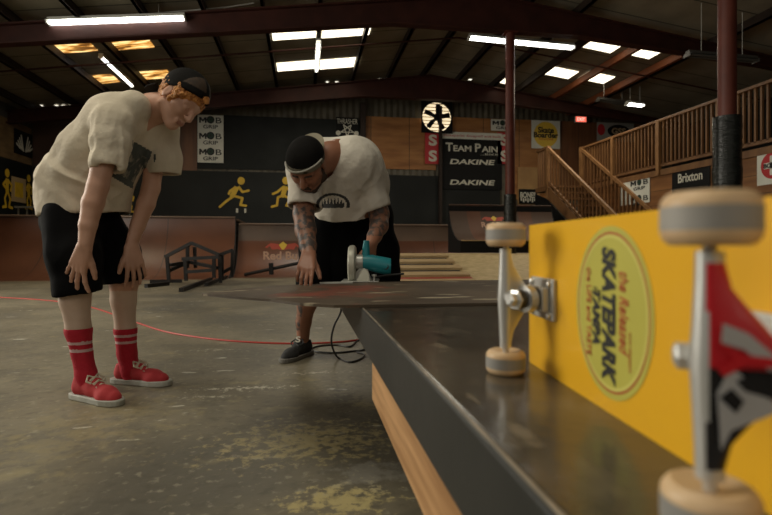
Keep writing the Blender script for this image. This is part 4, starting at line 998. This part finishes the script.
def hand(S_, wr, D, Nn, T, curls=(8,12,10), spreads=(8,2,-4,-12), sc=1.0, wr_r=.027, thumb=(.62,.75,-.15), tcurl=10, extra=(0,0,0,0)):
    D = nrm(D); Nn = np.array(Nn, float); Nn = nrm(Nn-D*(Nn@D)); T = np.array(T, float); T = nrm(T-D*(T@D)-Nn*(T@Nn))
    kn = [(.031,.090),(.010,.095),(-.011,.090),(-.030,.081)]; ph = [(.044,.026,.020),(.048,.030,.021),(.044,.028,.021),(.034,.021,.018)]; rr_ = [.0098,.0100,.0094,.0084]
    for i in range(4):
        a = wr+T*(kn[i][0]*.55*sc)+D*.006; b = wr+T*(kn[i][0]*sc)+D*(kn[i][1]*sc)
        S_.cone(a, b, .0165*sc, .0118*sc, .012)
    S_.cone(wr+D*.035*sc-Nn*.004, wr+D*.07*sc-Nn*.003, .021*sc, .018*sc, .012, flat=(Nn,.62))
    for i in range(4):
        p = wr+T*(kn[i][0]*sc)+D*(kn[i][1]*sc); d = rotax(D, Nn, 0); an = radians(spreads[i]); d = D*cos(an)+T*sin(an); axc = np.cross(d, Nn)
        r = rr_[i]*sc
        for j in range(3):
            c_ = radians(curls[j]+extra[i]); d = nrm(d); n2 = nrm(Nn-d*(Nn@d)) if j == 0 else n2
            nd = d*cos(c_)-n2*sin(c_); n2 = n2*cos(c_)+d*sin(c_); d = nd
            q = p+d*ph[i][j]*sc; r2 = r*.90; S_.cone(p, q, r*1.0, r2, .004 if j else .006); p = q; r = r2
    p = wr+D*.026*sc+T*.020*sc-Nn*.006; d = nrm(D*thumb[0]+T*thumb[1]+Nn*thumb[2]); r = .0150*sc
    for j, L in enumerate((.040,.032,.026)):
        q = p+d*L*sc; r2 = (.0125,.0112,.0088)[j]*sc; S_.cone(p, q, r, r2, .008 if j == 0 else .004); p = q; r = r2
        d = nrm(d*cos(radians(tcurl))+D*sin(radians(tcurl))*.8-T*sin(radians(tcurl))*.3)
def headframe(c, Fv, Uv):
    Fv = nrm(Fv); Uv = np.array(Uv, float); Uv = nrm(Uv-Fv*(Uv@Fv)); Sv = np.cross(Uv, Fv)
    M = np.stack([Fv, Sv, Uv]); return (lambda f, s, u: c+Fv*f+Sv*s+Uv*u), M
def headsdf(S_, H, M, fat=1.0):
    S_.ell(H(-.012,0,.032), (.094,.074,.084), M, .01)
    S_.ell(H(.030,0,-.022), (.058,.062*fat,.080), M, .02)
    S_.cone(H(.068,0,-.094), H(.055,0,-.088), .021, .026, .02)
    for g_ in (-1,1):
        S_.cone(H(.0,g_*.054*fat,-.052), H(.060,g_*.014,-.092), .022, .021, .022)
        S_.cone(H(.066,g_*.036,.000-.022), H(.045,g_*.052,-.012), .018, .018, .02)
        S_.cone(H(.078,g_*.010,.026), H(.068,g_*.044,.024), .010, .010, .012)
        S_.ell(H(.094,g_*.031,.004), (.013,.017,.011), M, .010, sub=True)
        S_.ell(H(.073,g_*.031,.004), (.013,.0135,.012), M, .003)
        S_.ell(H(-.012,g_*.077,-.004), (.019,.008,.033), M, .006); S_.ell(H(-.006,g_*.086,-.002), (.009,.005,.018), M, .004, sub=True)
    S_.chain([(H(.086,0,.016),.0085),(H(.101,0,-.006),.0105),(H(.110,0,-.023),.0125)], .008)
    for g_ in (-1,1): S_.cone(H(.098,g_*.011,-.026), H(.100,g_*.010,-.028), .0085, .008, .005)
    S_.cone(H(.084,-.019,-.058), H(.084,.019,-.058), .009, .009, .008); S_.cone(H(.085,-.016,-.068), H(.085,.016,-.068), .0095, .0095, .006)
    S_.cone(H(.097,-.020,-.0625), H(.097,.020,-.0625), .0028, .0028, .003, sub=True)

M_skin1 = mat('fair_skin', (0.50,0.275,0.185), (0.58,0.335,0.235), 9, 0.5, bump=.05, bscale=60)
M_skin2 = mat('tanned_skin', (0.29,0.125,0.07), (0.35,0.16,0.095), 9, 0.48, bump=.05, bscale=60)
M_tat = mat('tattooed_skin', (0.075,0.058,0.052), (0.27,0.13,0.08), 34, 0.5, lo=.44, hi=.54, detail=4)
M_pale = mat('pale_leg_skin', (0.56,0.40,0.30), (0.62,0.46,0.36), 12, 0.55, bump=.05, bscale=60)
M_lips = mat('lip_skin', (0.36,0.16,0.11), rough=.45)
M_shirt1 = mat('cream_cotton', (0.60,0.53,0.41), (0.66,0.59,0.47), 5, 0.9, bump=.5, bscale=16, spec=.2)
M_print1 = mat('faded_dark_print', (0.06,0.07,0.065), (0.30,0.27,0.21), 30, 0.8, lo=.5, hi=.66, detail=3)
M_print1b = mat('dark_print_block', (0.055,0.065,0.062), (0.09,0.10,0.09), 20, 0.8)
M_shirt2 = mat('off_white_cotton', (0.62,0.575,0.49), (0.68,0.635,0.55), 5, 0.9, bump=.6, bscale=16, spec=.2)
M_print2 = mat('black_print', (0.04,0.04,0.04), rough=.8)
M_short = mat('black_twill', (0.0035,0.0036,0.004), (0.006,0.006,0.0065), 6, 0.9, bump=.1, bscale=20, spec=.08)
M_sock = mat('red_sock', (0.44,0.010,0.028), (0.50,0.015,0.035), 30, 0.85, bump=.2, bscale=120)
M_stripe = mat('pale_pink_stripe', (0.62,0.42,0.42), rough=.85)
M_canvas = mat('red_canvas', (0.44,0.028,0.035), (0.52,0.045,0.05), 20, 0.8)
M_sole = mat('dirty_white_rubber', (0.50,0.50,0.45), (0.30,0.30,0.25), 12, 0.6)
M_lace = mat('cream_lace', (0.62,0.55,0.42), rough=.8)
M_hair1 = mat('curly_ginger_hair', (0.40,0.14,0.028), (0.62,0.27,0.06), 60, 0.55, bump=.8, bscale=90)
M_hair2 = mat('dark_stubble_hair', (0.03,0.018,0.012), (0.06,0.035,0.022), 60, 0.7)
M_cap = mat('black_cap_twill', (0.006,0.0055,0.005), (0.010,0.009,0.008), 8, 0.85, bump=.1, bscale=60, spec=.12)
M_mesh = mat('brown_mesh_panel', (0.05,0.028,0.014), (0.03,0.018,0.01), 80, 0.8)
M_camo = mat('camo_band', (0.05,0.045,0.03), (0.20,0.18,0.13), 28, 0.8, lo=.45, hi=.55)
M_shoeb = mat('black_suede', (0.014,0.014,0.014), (0.028,0.028,0.028), 15, 0.8)
M_soleg = mat('grey_rubber', (0.16,0.15,0.13), rough=.7)

def shoe(parent, off, heel, toe, upper, sole, lace, nm='shoe', fatness=1.0, label=None):
    heel = np.array(heel, float); toe = np.array(toe, float); L = np.linalg.norm(toe-heel); D = (toe-heel)/L; Sd = np.array([-D[1],D[0],0]); up = V3(0,0,1)
    P = lambda t_, s_, z_: heel+D*t_*L+Sd*s_*fatness+up*z_
    mn = np.minimum(heel, toe)-.08; mx = np.maximum(heel, toe)+.08
    S_ = SDF((mn[0],mn[1],-.01), (mx[0],mx[1],.14), .004)
    S_.chain([(P(.17,0,.052),.034),(P(.45,0,.050),.034),(P(.70,0,.034),.035),(P(.84,0,.026),.032)], .02)
    S_.cone(P(.17,0,.05), P(.20,0,.088), .038, .038, .02); S_.cone(P(.30,0,.06), P(.42,0,.072), .036, .028, .02); S_.cone(P(.72,.010,.026), P(.72,-.010,.026), .032, .032, .02)
    S_.plane((0,0,.015), (0,0,-1)); S_.plane(P(.2,0,.098), nrm(up*.95-D*.12))
    T_ = smesh(S_, nm, upper, parent, off); 
    if label: T_['label'] = label
    b = MB(); hw = [(-.01,.020),(.02,.033),(.12,.041),(.30,.041),(.45,.042),(.62,.046),(.74,.0485),(.86,.043),(.94,.032),(.985,.019),(1.0,.007)]
    ring = [P(t_, w_, 0)-off for t_, w_ in hw]+[P(t_, -w_, 0)-off for t_, w_ in reversed(hw)]
    b.prism([Vector(p) for p in ring], (0,0,.025)); o = b.build('sole', sole, T_, bevel=.005, segs=3)
    for i in range(5):
        t_ = .46+.065*i; z_ = .099-.0125*i; MB().tube([Vector(P(t_-.012,-.024,z_-.010)-off), Vector(P(t_,0,z_+.002)-off), Vector(P(t_+.012,.024,z_-.010)-off)], .0045, 6).build('lace', lace, T_, smooth=True)
        MB().tube([Vector(P(t_+.012,-.024,z_-.012)-off), Vector(P(t_,0,z_+.003)-off), Vector(P(t_-.012,.024,z_-.010)-off)], .0045, 6).build('lace', lace, T_, smooth=True)
    for s_ in (-1,1):
        MB().tube([Vector(P(.45,0,.098)-off), Vector(P(.40,s_*.022,.108)-off), Vector(P(.47,s_*.042,.090)-off), Vector(P(.52,s_*.030,.082)-off)], .0045, 6).build('lace', lace, T_, smooth=True)
    return T_

# ---------------- person at the left, bent over with hands on knees
off1 = V3(-1.25, 2.33, 0); p1 = empty('person', c2w(*off1), -A)
tag(p1, 'person in cream t-shirt and backwards black cap bending with hands on knees, red socks', 'person')
B = SDF((-1.64,1.93,.0),(-.72,2.62,1.50),.004)
shN, shF = C(112,121,2.13), C(160,120,2.43)
# legs
B.chain([(C(72,208,2.26),.080),(C(77,281,2.18),.064),(C(75,300,2.185),.058),(C(78.5,328,2.19),.047),(C(82,353,2.2),.035),(C(87,380,2.2),.034)], .015)
B.chain([(C(92,205,2.42),.085),(C(124,280,2.42),.064),(C(123.5,300,2.43),.055),(C(125.5,328,2.44),.045),(C(127,353,2.455),.037),(C(129,372,2.46),.035)], .015)
B.chain([(C(87,380,2.2),.034),(V3(-1.19,2.155,.035),.02)], .01); B.chain([(C(129,372,2.46),.034),(V3(-1.14,2.445,.035),.02)], .01)
B.chain([(C(80,205,2.34),.11),(C(92,172,2.33),.11),(C(110,145,2.31),.10),(C(135,118,2.29),.08)], .05)
B.chain([(C(118,121,2.20),.07),(shN,.05),(C(98,186,2.075),.040)], .02); B.chain([(C(98,186,2.075),.041),(C(93,203,2.065),.041),(C(88,225,2.055),.033),(C(85.5,244,2.05),.027)], .01)
B.chain([(C(152,118,2.36),.07),(shF,.05),(C(151,188,2.42),.040)], .02); B.chain([(C(151,188,2.42),.041),(C(146,204,2.40),.040),(C(138,225,2.385),.033),(C(132,243,2.37),.027)], .01)
hand(B, C(84.5,247,2.052), C(73,283,2.075)-C(85,247,2.052), (-.1,-.97,.15), (1,0,-.1), curls=(6,14,10), spreads=(22,3,-6,-18), sc=1.02, thumb=(.80,.55,-.25))
hand(B, C(131.5,246,2.362), C(139,284,2.352)-C(132,246,2.362), (.62,-.70,.25), (-.75,-.62,0), curls=(10,22,16), spreads=(10,2,-5,-14), sc=1.02, thumb=(.86,.60,.0))
Hc, Hm = headframe(C(180.5,100.5,2.27), (.62,-.30,-.72), (.75,0,.62))
B.chain([(C(138,113,2.29),.075),(C(153,108,2.285),.060),(Hc(-.03,0,-.045),.052)], .025)
headsdf(B, Hc, Hm)
def m1(c, n):
    r = np.zeros(len(c)); l = c-Hc(.09,0,-.063); r[(np.abs(l@Hm[1])<.022)&(np.abs(l@Hm[2])<.010)&(np.abs(l@Hm[0])<.02)] = 1; return r
smesh(B, 'body', [M_skin1, M_lips, M_pale], p1, off1, lambda c, n: np.where((c[:,2] < .52)&(c[:,1] > 2.1)&(np.abs(n[:,2]) < 2)&((386+c[:,0]/c[:,1]*F) < 200)&((HZ-(c[:,2]-CH)/c[:,1]*F) > 291), 2, m1(c, n)))
# hair and cap
Hh = SDF(Hc(0,0,0)-.17, Hc(0,0,0)+.17, .003)
Hh.ell(Hc(-.016,0,.026), (.102,.083,.090), Hm, .01); Hh.cone(Hc(-.085,0,-.02), Hc(-.075,0,-.055), .03, .022, .02)
for g_ in (-1,1): Hh.chain([(Hc(.012,g_*.070,.045),.016),(Hc(.030,g_*.068,.026),.016),(Hc(.020,g_*.070,.004),.013),(Hc(.014,g_*.070,-.020),.007)], .01); Hh.cone(Hc(.040,g_*.062,.040), Hc(.052,g_*.056,.050), .010, .007, .01)
Hh.ell(Hc(.100,0,-.035), (.075,.12,.085), Hm, .012, sub=True); Hh.ell(Hc(-.010,.085,-.008), (.028,.03,.036), Hm, .005, sub=True); Hh.ell(Hc(-.010,-.085,-.008), (.028,.03,.036), Hm, .005, sub=True)
Hh.cone(Hc(.0,0,-.075), Hc(.04,0,-.11), .06, .06, .01, sub=True)
hr = smesh(Hh, 'hair', M_hair1, p1, off1, disp=lambda v: np.array([.007*mnoise.noise(Vector(p*75))+.004 for p in v])); hr['label'] = 'curly ginger hair showing under the cap'
MB().tube([Vector(Hc(.070,0,.084)-off1), Vector(Hc(.094,-.008,.092)-off1), Vector(Hc(.108,.0,.082)-off1)], [.006,.016,.008], 10).build('hair', M_hair1, p1, smooth=True)
K = SDF(Hc(0,0,0)-.2, Hc(0,0,0)+.2, .004)
K.ell(Hc(-.014,0,.042), (.113,.091,.104), Hm, .01)
pn = nrm(-Hm[2]+Hm[0]*.60); K.plane(Hc(0,0,.030), pn); K.ell(Hc(.098,0,.082), (.03,.03,.02), Hm, .004, sub=True)
cp1 = smesh(K, 'cap', [M_cap, M_mesh], p1, off1, lambda c, n: ((((c-Hc(.02,0,.04))@Hm[0]) > -.01)&(((c-Hc(0,0,0))@(-pn)) > .055)&(np.abs((c-Hc(0,0,0))@Hm[1]) > .012)).astype(int)); cp1['label'] = 'black cap worn backwards with a brown mesh side'
def brim(H, f0, u0, df, du, par, off, m):
    b = MB(); vs = []; nn = 16
    for z_ in (0, .004):
        for i in range(nn+1):
            s_ = -1+2*i/nn; w0 = H(f0+.065*(1-math.sqrt(1-.75*s_*s_)), s_*.072, u0+.055*(1-math.sqrt(1-.75*s_*s_))-.008*s_*s_)
            ln = .078*math.sqrt(max(0,1-s_*s_*.96)); vs.append(Vector(w0-off)+Vector(Hz)*z_); vs.append(Vector(w0+(H(df,0,du)-H(0,0,0))*ln-off)+Vector(Hz)*z_)
    N_ = 2*(nn+1); fs = []
    for i in range(nn): k = 2*i; fs += [(k,k+1,k+3,k+2),(N_+k,N_+k+2,N_+k+3,N_+k+1),(k+1,N_+k+1,N_+k+3,k+3)]
    b.faces(vs, fs); return b.build('brim', m, par, smooth=True)
Hz = tuple(Hm[2]*.5-Hm[0]*.5); brim(Hc, -.112, -.036, -.62, -.78, cp1, off1, M_cap)
# t-shirt: hollow shell, open at hem, neck and sleeves
lo, hi = (-1.66,1.96,.74),(-.80,2.66,1.42)
T = SDF(lo,hi,.005); Lt = nrm((.2,.98,0))
for a_, b_, ra_, rb_, la, lb in ((C(85,216,2.34),C(86,186,2.34),.166,.162,.02,.02),(C(86,186,2.34),C(103,155,2.32),.162,.130,.02,.05),(C(103,155,2.32),C(126,125,2.30),.130,.108,.05,.08),(C(126,125,2.30),C(149,113,2.29),.108,.072,.08,.10)):
    for g_ in (-1,1): T.cone(a_+Lt*la*g_, b_+Lt*lb*g_, ra_, rb_, .05)
T.cone(C(84,245,2.34), C(85,208,2.34), .178, .170, .03)
T.cone(C(112,150,2.30), C(97,200,2.33), .12, .125, .05)
s1 = SDF(lo,hi,.005); s1.chain([(C(124,120,2.22),.085),(C(114,123,2.14),.080),(C(111,142,2.11),.066),(C(109,160,2.09),.058),(C(107,190,2.065),.054)], .02)
s2 = SDF(lo,hi,.005); s2.chain([(C(150,118,2.38),.075),(C(161,128,2.43),.076),(C(164,158,2.43),.074),(C(166,195,2.43),.070)], .03)
def shell_shirt(T, sl, hem, neck, t_=.011, k=.025):
    O = T.copy(); O.plane(*hem); I = T.F+t_
    for s_, cut in sl:
        q = s_.copy(); q.plane(*cut); O.F = smin(O.F, q.F, k); I = smin(I, s_.F+t_, k)
    O.F = np.maximum(O.F, -I)
    for a_, b_, ra_, rb_ in neck: O.cone(a_, b_, ra_, rb_, .004, sub=True)
    return O
armN = nrm(C(104,190,2.06)-C(112,128,2.13))
O = shell_shirt(T, [(s1,(C(109,168,2.08),nrm(armN+V3(-.02,0,0)))),(s2,(C(165,174,2.43),nrm(V3(.0,0,-1))))], (C(82,215,2.34), nrm(V3(.06,0,-1))), [(C(156,111,2.285),C(180,118,2.26),.062,.080)])
dv = nrm(C(84,205,2.34)-C(118,125,2.3))
fo = folds([(C(68,188,2.2),.24,nrm((.75,0,-.5)),11,.038),(C(112,150,2.06),.18,nrm((.1,0,1)),20,.014),(C(130,150,2.2),.20,nrm((.4,-.2,.9)),16,.012),(C(160,150,2.4),.15,nrm((.1,0,1)),18,.008),(C(98,195,2.1),.18,nrm((.85,0,-.4)),14,.030),(C(95,140,2.15),.22,nrm((.65,0,.7)),12,.016)], .006, 3.0)
def mshirt1(c, n):
    x = 386+c[:,0]/c[:,1]*F; y = HZ-(c[:,2]-CH)/c[:,1]*F; r = np.zeros(len(c))
    tor = (c[:,1] > 2.13) & (n[:,1] < .15) & (x < 156)
    # print on the chest: a tilted rectangle
    u_ = (x-133)*.87+(y-165)*.5; v_ = -(x-133)*.5+(y-165)*.87
    ins = tor & (np.abs(u_+.0) < 17) & (np.abs(v_) < 21) & (n[:,0] > -.2)
    r[ins] = 1; r[ins & (v_ < -13)] = 2; r[ins & (v_ > 15)] = 2; return r
smesh(O, 't_shirt', [M_shirt1, M_print1, M_print1b], p1, off1, mshirt1, fo)['label'] = 'loose cream t-shirt with a dark faded chest print'
# shorts
Q = SDF((-1.66,1.98,.36),(-1.02,2.62,1.0),.005)
Q.ell(C(76,222,2.34),(.145,.145,.12),None,.04)
qN = [(C(70,216,2.25),.108),(C(74,255,2.20),.103),(C(78,290,2.17),.083),(C(79,310,2.17),.080)]; qF = [(C(92,218,2.42),.118),(C(114,255,2.42),.108),(C(123,288,2.42),.091),(C(124,306,2.42),.09)]
Q.chain(qN,.03); Q.chain(qF,.03)
I = Q.F+.011; Q.plane(C(78,292.5,2.17), nrm(V3(.10,.10,-1))); Q.F = np.maximum(Q.F, -I)
fo = folds([(C(60,260,2.1),.25,nrm((.1,0,1)),9,.016),(C(115,250,2.3),.22,nrm((.3,0,-1)),9,.014)], .008, 8.0)
smesh(Q, 'shorts', M_short, p1, off1, None, fo)
# socks (with two stripes) and shoes
def sock(par, off, pts, top, stripes, label):
    a = np.array([p[0] for p in pts]); S_ = SDF(a.min(0)-.08, a.max(0)+.08, .004); S_.chain([(p, r+.0045) for p, r in pts], .012); S_.plane(top, (0.0,0,1))
    o = smesh(S_, 'sock', [M_sock, M_stripe], par, off, lambda c, n: np.any([np.abs(c[:,2]-z_) < .0062 for z_ in stripes], axis=0).astype(int)); o['label'] = label
sock(p1, off1, [(C(78,322,2.19),.049),(C(78.5,330,2.19),.047),(C(82,353,2.2),.036),(C(86,374,2.2),.037),(C(89,384,2.2),.037)], C(78,327.5,2.2), (C(0,341.5,2.2)[2], C(0,349,2.2)[2]), 'red crew sock with two pale stripes')
sock(p1, off1, [(C(125,322,2.44),.047),(C(125.5,330,2.44),.045),(C(127,353,2.455),.039),(C(130,370,2.46),.038),(C(132,376,2.46),.036)], C(125,328,2.44), (C(0,335,2.44)[2], C(0,341.5,2.44)[2]), 'red crew sock with two pale stripes')
shoe(p1, off1, (-1.352,2.238,0), (-1.082,2.105,0), M_canvas, M_sole, M_lace, label='red canvas shoe with a dirty white sole')
shoe(p1, off1, (-1.312,2.482,0), (-1.008,2.415,0), M_canvas, M_sole, M_lace, label='red canvas shoe with a dirty white sole')

# ---------------- person with the saw, leaning over the sheet
off2 = V3(-.20, 2.95, 0); p2 = empty('person', c2w(*off2), -A)
tag(p2, 'person in off-white t-shirt with tattooed arms leaning over the sheet and guiding the saw', 'person')
B = SDF((-.72,2.02,.0),(.12,3.30,1.36),.0045)
B.chain([(C(332,215,2.98),.10),(C(312,272,2.90),.068),(C(307,303,2.97),.056),(C(303.5,322,3.03),.044),(C(303,341,3.07),.035)], .02)
B.chain([(C(372,215,2.98),.10),(C(378,272,2.90),.068),(C(383,303,2.95),.056),(C(387,338,3.02),.036)], .02)
B.chain([(C(303,341,3.07),.034),(V3(-.52,3.0,.05),.028)], .01); B.chain([(C(387,338,3.02),.034),(V3(.03,2.93,.05),.028)], .01)
for g_ in (-1,1): B.chain([(C(351,208,2.97)+V3(g_*.06,0,0),.13),(C(346,180,2.76)+V3(g_*.06,0,0),.13),(C(338,168,2.6)+V3(g_*.08,0,0),.10)], .05)
B.chain([(C(318,165,2.56),.08),(C(304,167,2.52),.058),(C(303.5,214,2.43),.048)], .03); B.chain([(C(303.5,214,2.43),.048),(C(305.5,230,2.385),.048),(C(308,246,2.32),.037),(C(309,254,2.28),.029)], .015)
B.chain([(C(358,163,2.62),.08),(C(368,166,2.63),.06),(C(379,214,2.68),.052)], .03); B.chain([(C(379,214,2.68),.052),(C(379,226,2.62),.046),(C(374.5,236,2.55),.035),(C(371.5,243,2.50),.029)], .015)
hand(B, C(309,253.8,2.275), (-.06,-.68,-.73), (0,-.73,.68), (1,0,0), curls=(4,12,10), spreads=(2,0,-3,-7), sc=.97, thumb=(.75,.5,-.35), extra=(0,8,14,20))
hand(B, C(371,244,2.495), (-.05,-.28,-.95), (.80,-.55,.1), (-.5,-.8,.2), curls=(30,60,45), spreads=(4,0,-2,-5), sc=1.0, thumb=(.75,.45,-.4), tcurl=22)
Hc2, Hm2 = headframe(C(307,165.5,2.37), (-.13,-.54,-.83), (-.12,-.83,.54))
B.chain([(C(338,156,2.58),.085),(C(330,157,2.52),.070),(Hc2(-.03,0,-.045),.060)], .03)
headsdf(B, Hc2, Hm2, 1.06)
def m2(c, n):
    r = np.zeros(len(c)); x = 386+c[:,0]/c[:,1]*F; y = HZ-(c[:,2]-CH)/c[:,1]*F
    r[(c[:,1] < 2.75)&(y > 205)&(y < 250)&(x < 325)] = 1; r[(c[:,1] < 2.75)&(y > 205)&(y < 236)&(x > 360)] = 1
    r[(c[:,1] > 2.9)&(c[:,2] < .36)&(c[:,2] > .16)&(n[:,0] < -.3)&(x < 330)] = 1
    l = c-Hc2(.09,0,-.063); r[(np.abs(l@Hm2[1])<.022)&(np.abs(l@Hm2[2])<.010)&(np.abs(l@Hm2[0])<.02)] = 2; return r
smesh(B, 'body', [M_skin2, M_tat, M_lips], p2, off2, m2)
Hh = SDF(Hc2(0,0,0)-.17, Hc2(0,0,0)+.17, .003)                     # short beard and hair
Hh.chain([(Hc2(.004,.062,-.03),.014),(Hc2(.012,.058,-.062),.022),(Hc2(.066,.014,-.096),.021),(Hc2(.072,0,-.098),.022),(Hc2(.066,-.014,-.096),.021),(Hc2(.012,-.058,-.062),.022),(Hc2(.004,-.062,-.03),.014)], .012)
Hh.chain([(Hc2(.091,.020,-.060),.006),(Hc2(.099,.010,-.046),.0075),(Hc2(.099,-.010,-.046),.0075),(Hc2(.091,-.020,-.060),.006)], .006)
smesh(Hh, 'hair', M_hair2, p2, off2, disp=lambda v: np.array([.003*mnoise.noise(Vector(p*120)) for p in v]))['label'] = 'short dark beard and moustache'
Hh = SDF(Hc2(0,0,0)-.17, Hc2(0,0,0)+.17, .003); Hh.ell(Hc2(-.018,0,.028), (.094,.078,.086), Hm2, .01); Hh.ell(Hc2(.085,0,-.03), (.085,.12,.11), Hm2, .012, sub=True)
for g_ in (-1,1): Hh.ell(Hc2(-.010,g_*.085,-.008), (.026,.03,.036), Hm2, .005, sub=True)
for g_ in (-1,1): Hh.cone(Hc2(.092,g_*.018,.022), Hc2(.082,g_*.044,.020), .005, .004, .003)
smesh(Hh, 'hair', M_hair2, p2, off2)
K = SDF(Hc2(0,0,0)-.2, Hc2(0,0,0)+.2, .004); K.ell(Hc2(-.012,0,.040), (.108,.087,.088), Hm2, .01)
pn2 = nrm(-Hm2[2]+Hm2[0]*.22); K.plane(Hc2(0,0,.022), pn2)
cp2 = smesh(K, 'cap', [M_cap, M_camo], p2, off2, lambda c, n: (((c-Hc2(0,0,.022))@(-pn2)) < .030).astype(int)); cp2['label'] = 'black cap worn backwards with a patterned band'
b = MB(); pts = []
for i in range(15):
    an = radians(-75+150*i/14); pts.append(Vector(Hc2(-.012+.112*cos(an), .091*sin(an), .046+.020*cos(an)+.012*math.sin(an*1.3))-off2))
b.tube(pts, .0045, 6); b.build('strap', mat('grey_strap',(.36,.35,.30),rough=.5), cp2, smooth=True)
Hz = tuple(Hm2[2]*.8-Hm2[0]*.3); brim(Hc2, -.112, .012, -.93, .12, cp2, off2, mat('khaki_brim',(.22,.19,.12)))
lo, hi = (-.74,2.22,.72),(.16,3.26,1.34)
T = SDF(lo,hi,.005)
for g_ in (-1,1):
    T.chain([(C(349,206,3.03)+V3(g_*.06,0,0),.180),(C(346,184,2.82)+V3(g_*.055,0,0),.175),(C(339,169,2.68)+V3(g_*.07,0,0),.158),(C(333,164,2.57)+V3(g_*.10,0,0),.115)], .05)
T.cone(C(338,180,2.62), C(345,206,2.74), .13, .15, .05); T.cone(C(345,206,2.74), C(350,215,2.90), .15, .18, .04)
s1 = SDF(lo,hi,.005); s1.chain([(C(320,165,2.56),.10),(C(306,172,2.51),.094),(C(305,205,2.45),.078),(C(304,240,2.38),.074)], .03)
s2 = SDF(lo,hi,.005); s2.chain([(C(352,162,2.62),.095),(C(363,171,2.64),.088),(C(375,206,2.67),.072),(C(384,240,2.70),.072)], .03)
O = shell_shirt(T, [(s1,(C(305,207,2.44),nrm(V3(-.05,-.3,-1)))),(s2,(C(376,209,2.67),nrm(V3(.35,.0,-1))))], (C(350,216,2.72), nrm(V3(0,.35,-1))), [(C(328,160,2.52),C(312,176,2.38),.056,.080)])
fo = folds([(C(340,195,2.6),.28,nrm((.6,0,.8)),9,.020),(C(372,185,2.6),.18,nrm((.4,0,-1)),12,.014),(C(303,190,2.45),.16,nrm((0,0,1)),12,.012),(C(355,160,2.6),.22,nrm((.7,.5,-.4)),8,.010)], .010, 5.0)
def mshirt2(c, n):
    x = 386+c[:,0]/c[:,1]*F; y = HZ-(c[:,2]-CH)/c[:,1]*F; r = np.zeros(len(c)); rr_ = np.hypot((x-333)/17, (y-205)/12)
    ok = (n[:,1] < .3)&(x > 313)&(y < 208)&(c[:,1] < 2.8)
    r[ok & (rr_ < 1) & (rr_ > .80)] = 1; r[ok & (rr_ < .66) & ((np.sin(x*1.9)*3+y) > 201)] = 1; return r
smesh(O, 't_shirt', [M_shirt2, M_print2], p2, off2, mshirt2, fo)['label'] = 'off-white t-shirt with a dark round chest print'
Q = SDF((-.70,2.66,.34),(.20,3.30,1.0),.006)
for g_ in (-1,1): Q.ell(C(351,212,3.0)+V3(g_*.07,0,0),(.17,.17,.15),None,.04)
Q.chain([(C(331,222,2.99),.125),(C(320,250,2.94),.112),(C(315,275,2.90),.100),(C(312,305,2.93),.10)],.04); Q.chain([(C(371,222,2.99),.125),(C(377,250,2.94),.115),(C(380,275,2.90),.104),(C(381,305,2.93),.10)],.04)
Q.cone(C(350,222,3.0), C(347,262,2.96), .15, .115, .05); Q.cone(C(347,262,2.96), C(346,285,2.95), .115, .09, .04)
I = Q.F+.013; Q.plane((0,0,.405), (0,0,-1)); Q.F = np.maximum(Q.F, -I)
smesh(Q, 'shorts', M_short, p2, off2, None, folds([(C(320,250,2.8),.25,nrm((0,0,1)),9,.014),(C(375,250,2.8),.25,nrm((0,0,1)),9,.014)], .008, 8.0))
sh1 = shoe(p2, off2, (-.462,3.135,0), (-.582,2.868,0), M_shoeb, M_soleg, M_ink, label='black skate shoe with a grey sole')
lettering('tongue_logo', 'S', .028, .036, M_cream, sh1, tuple(V3(-.512,3.000,.112)-off2), (1,0,0), nrm((0,.5,.85)), bold=.02)
shoe(p2, off2, (.045,3.075,0), (.018,2.785,0), M_shoeb, M_soleg, M_ink, label='black skate shoe with a grey sole')
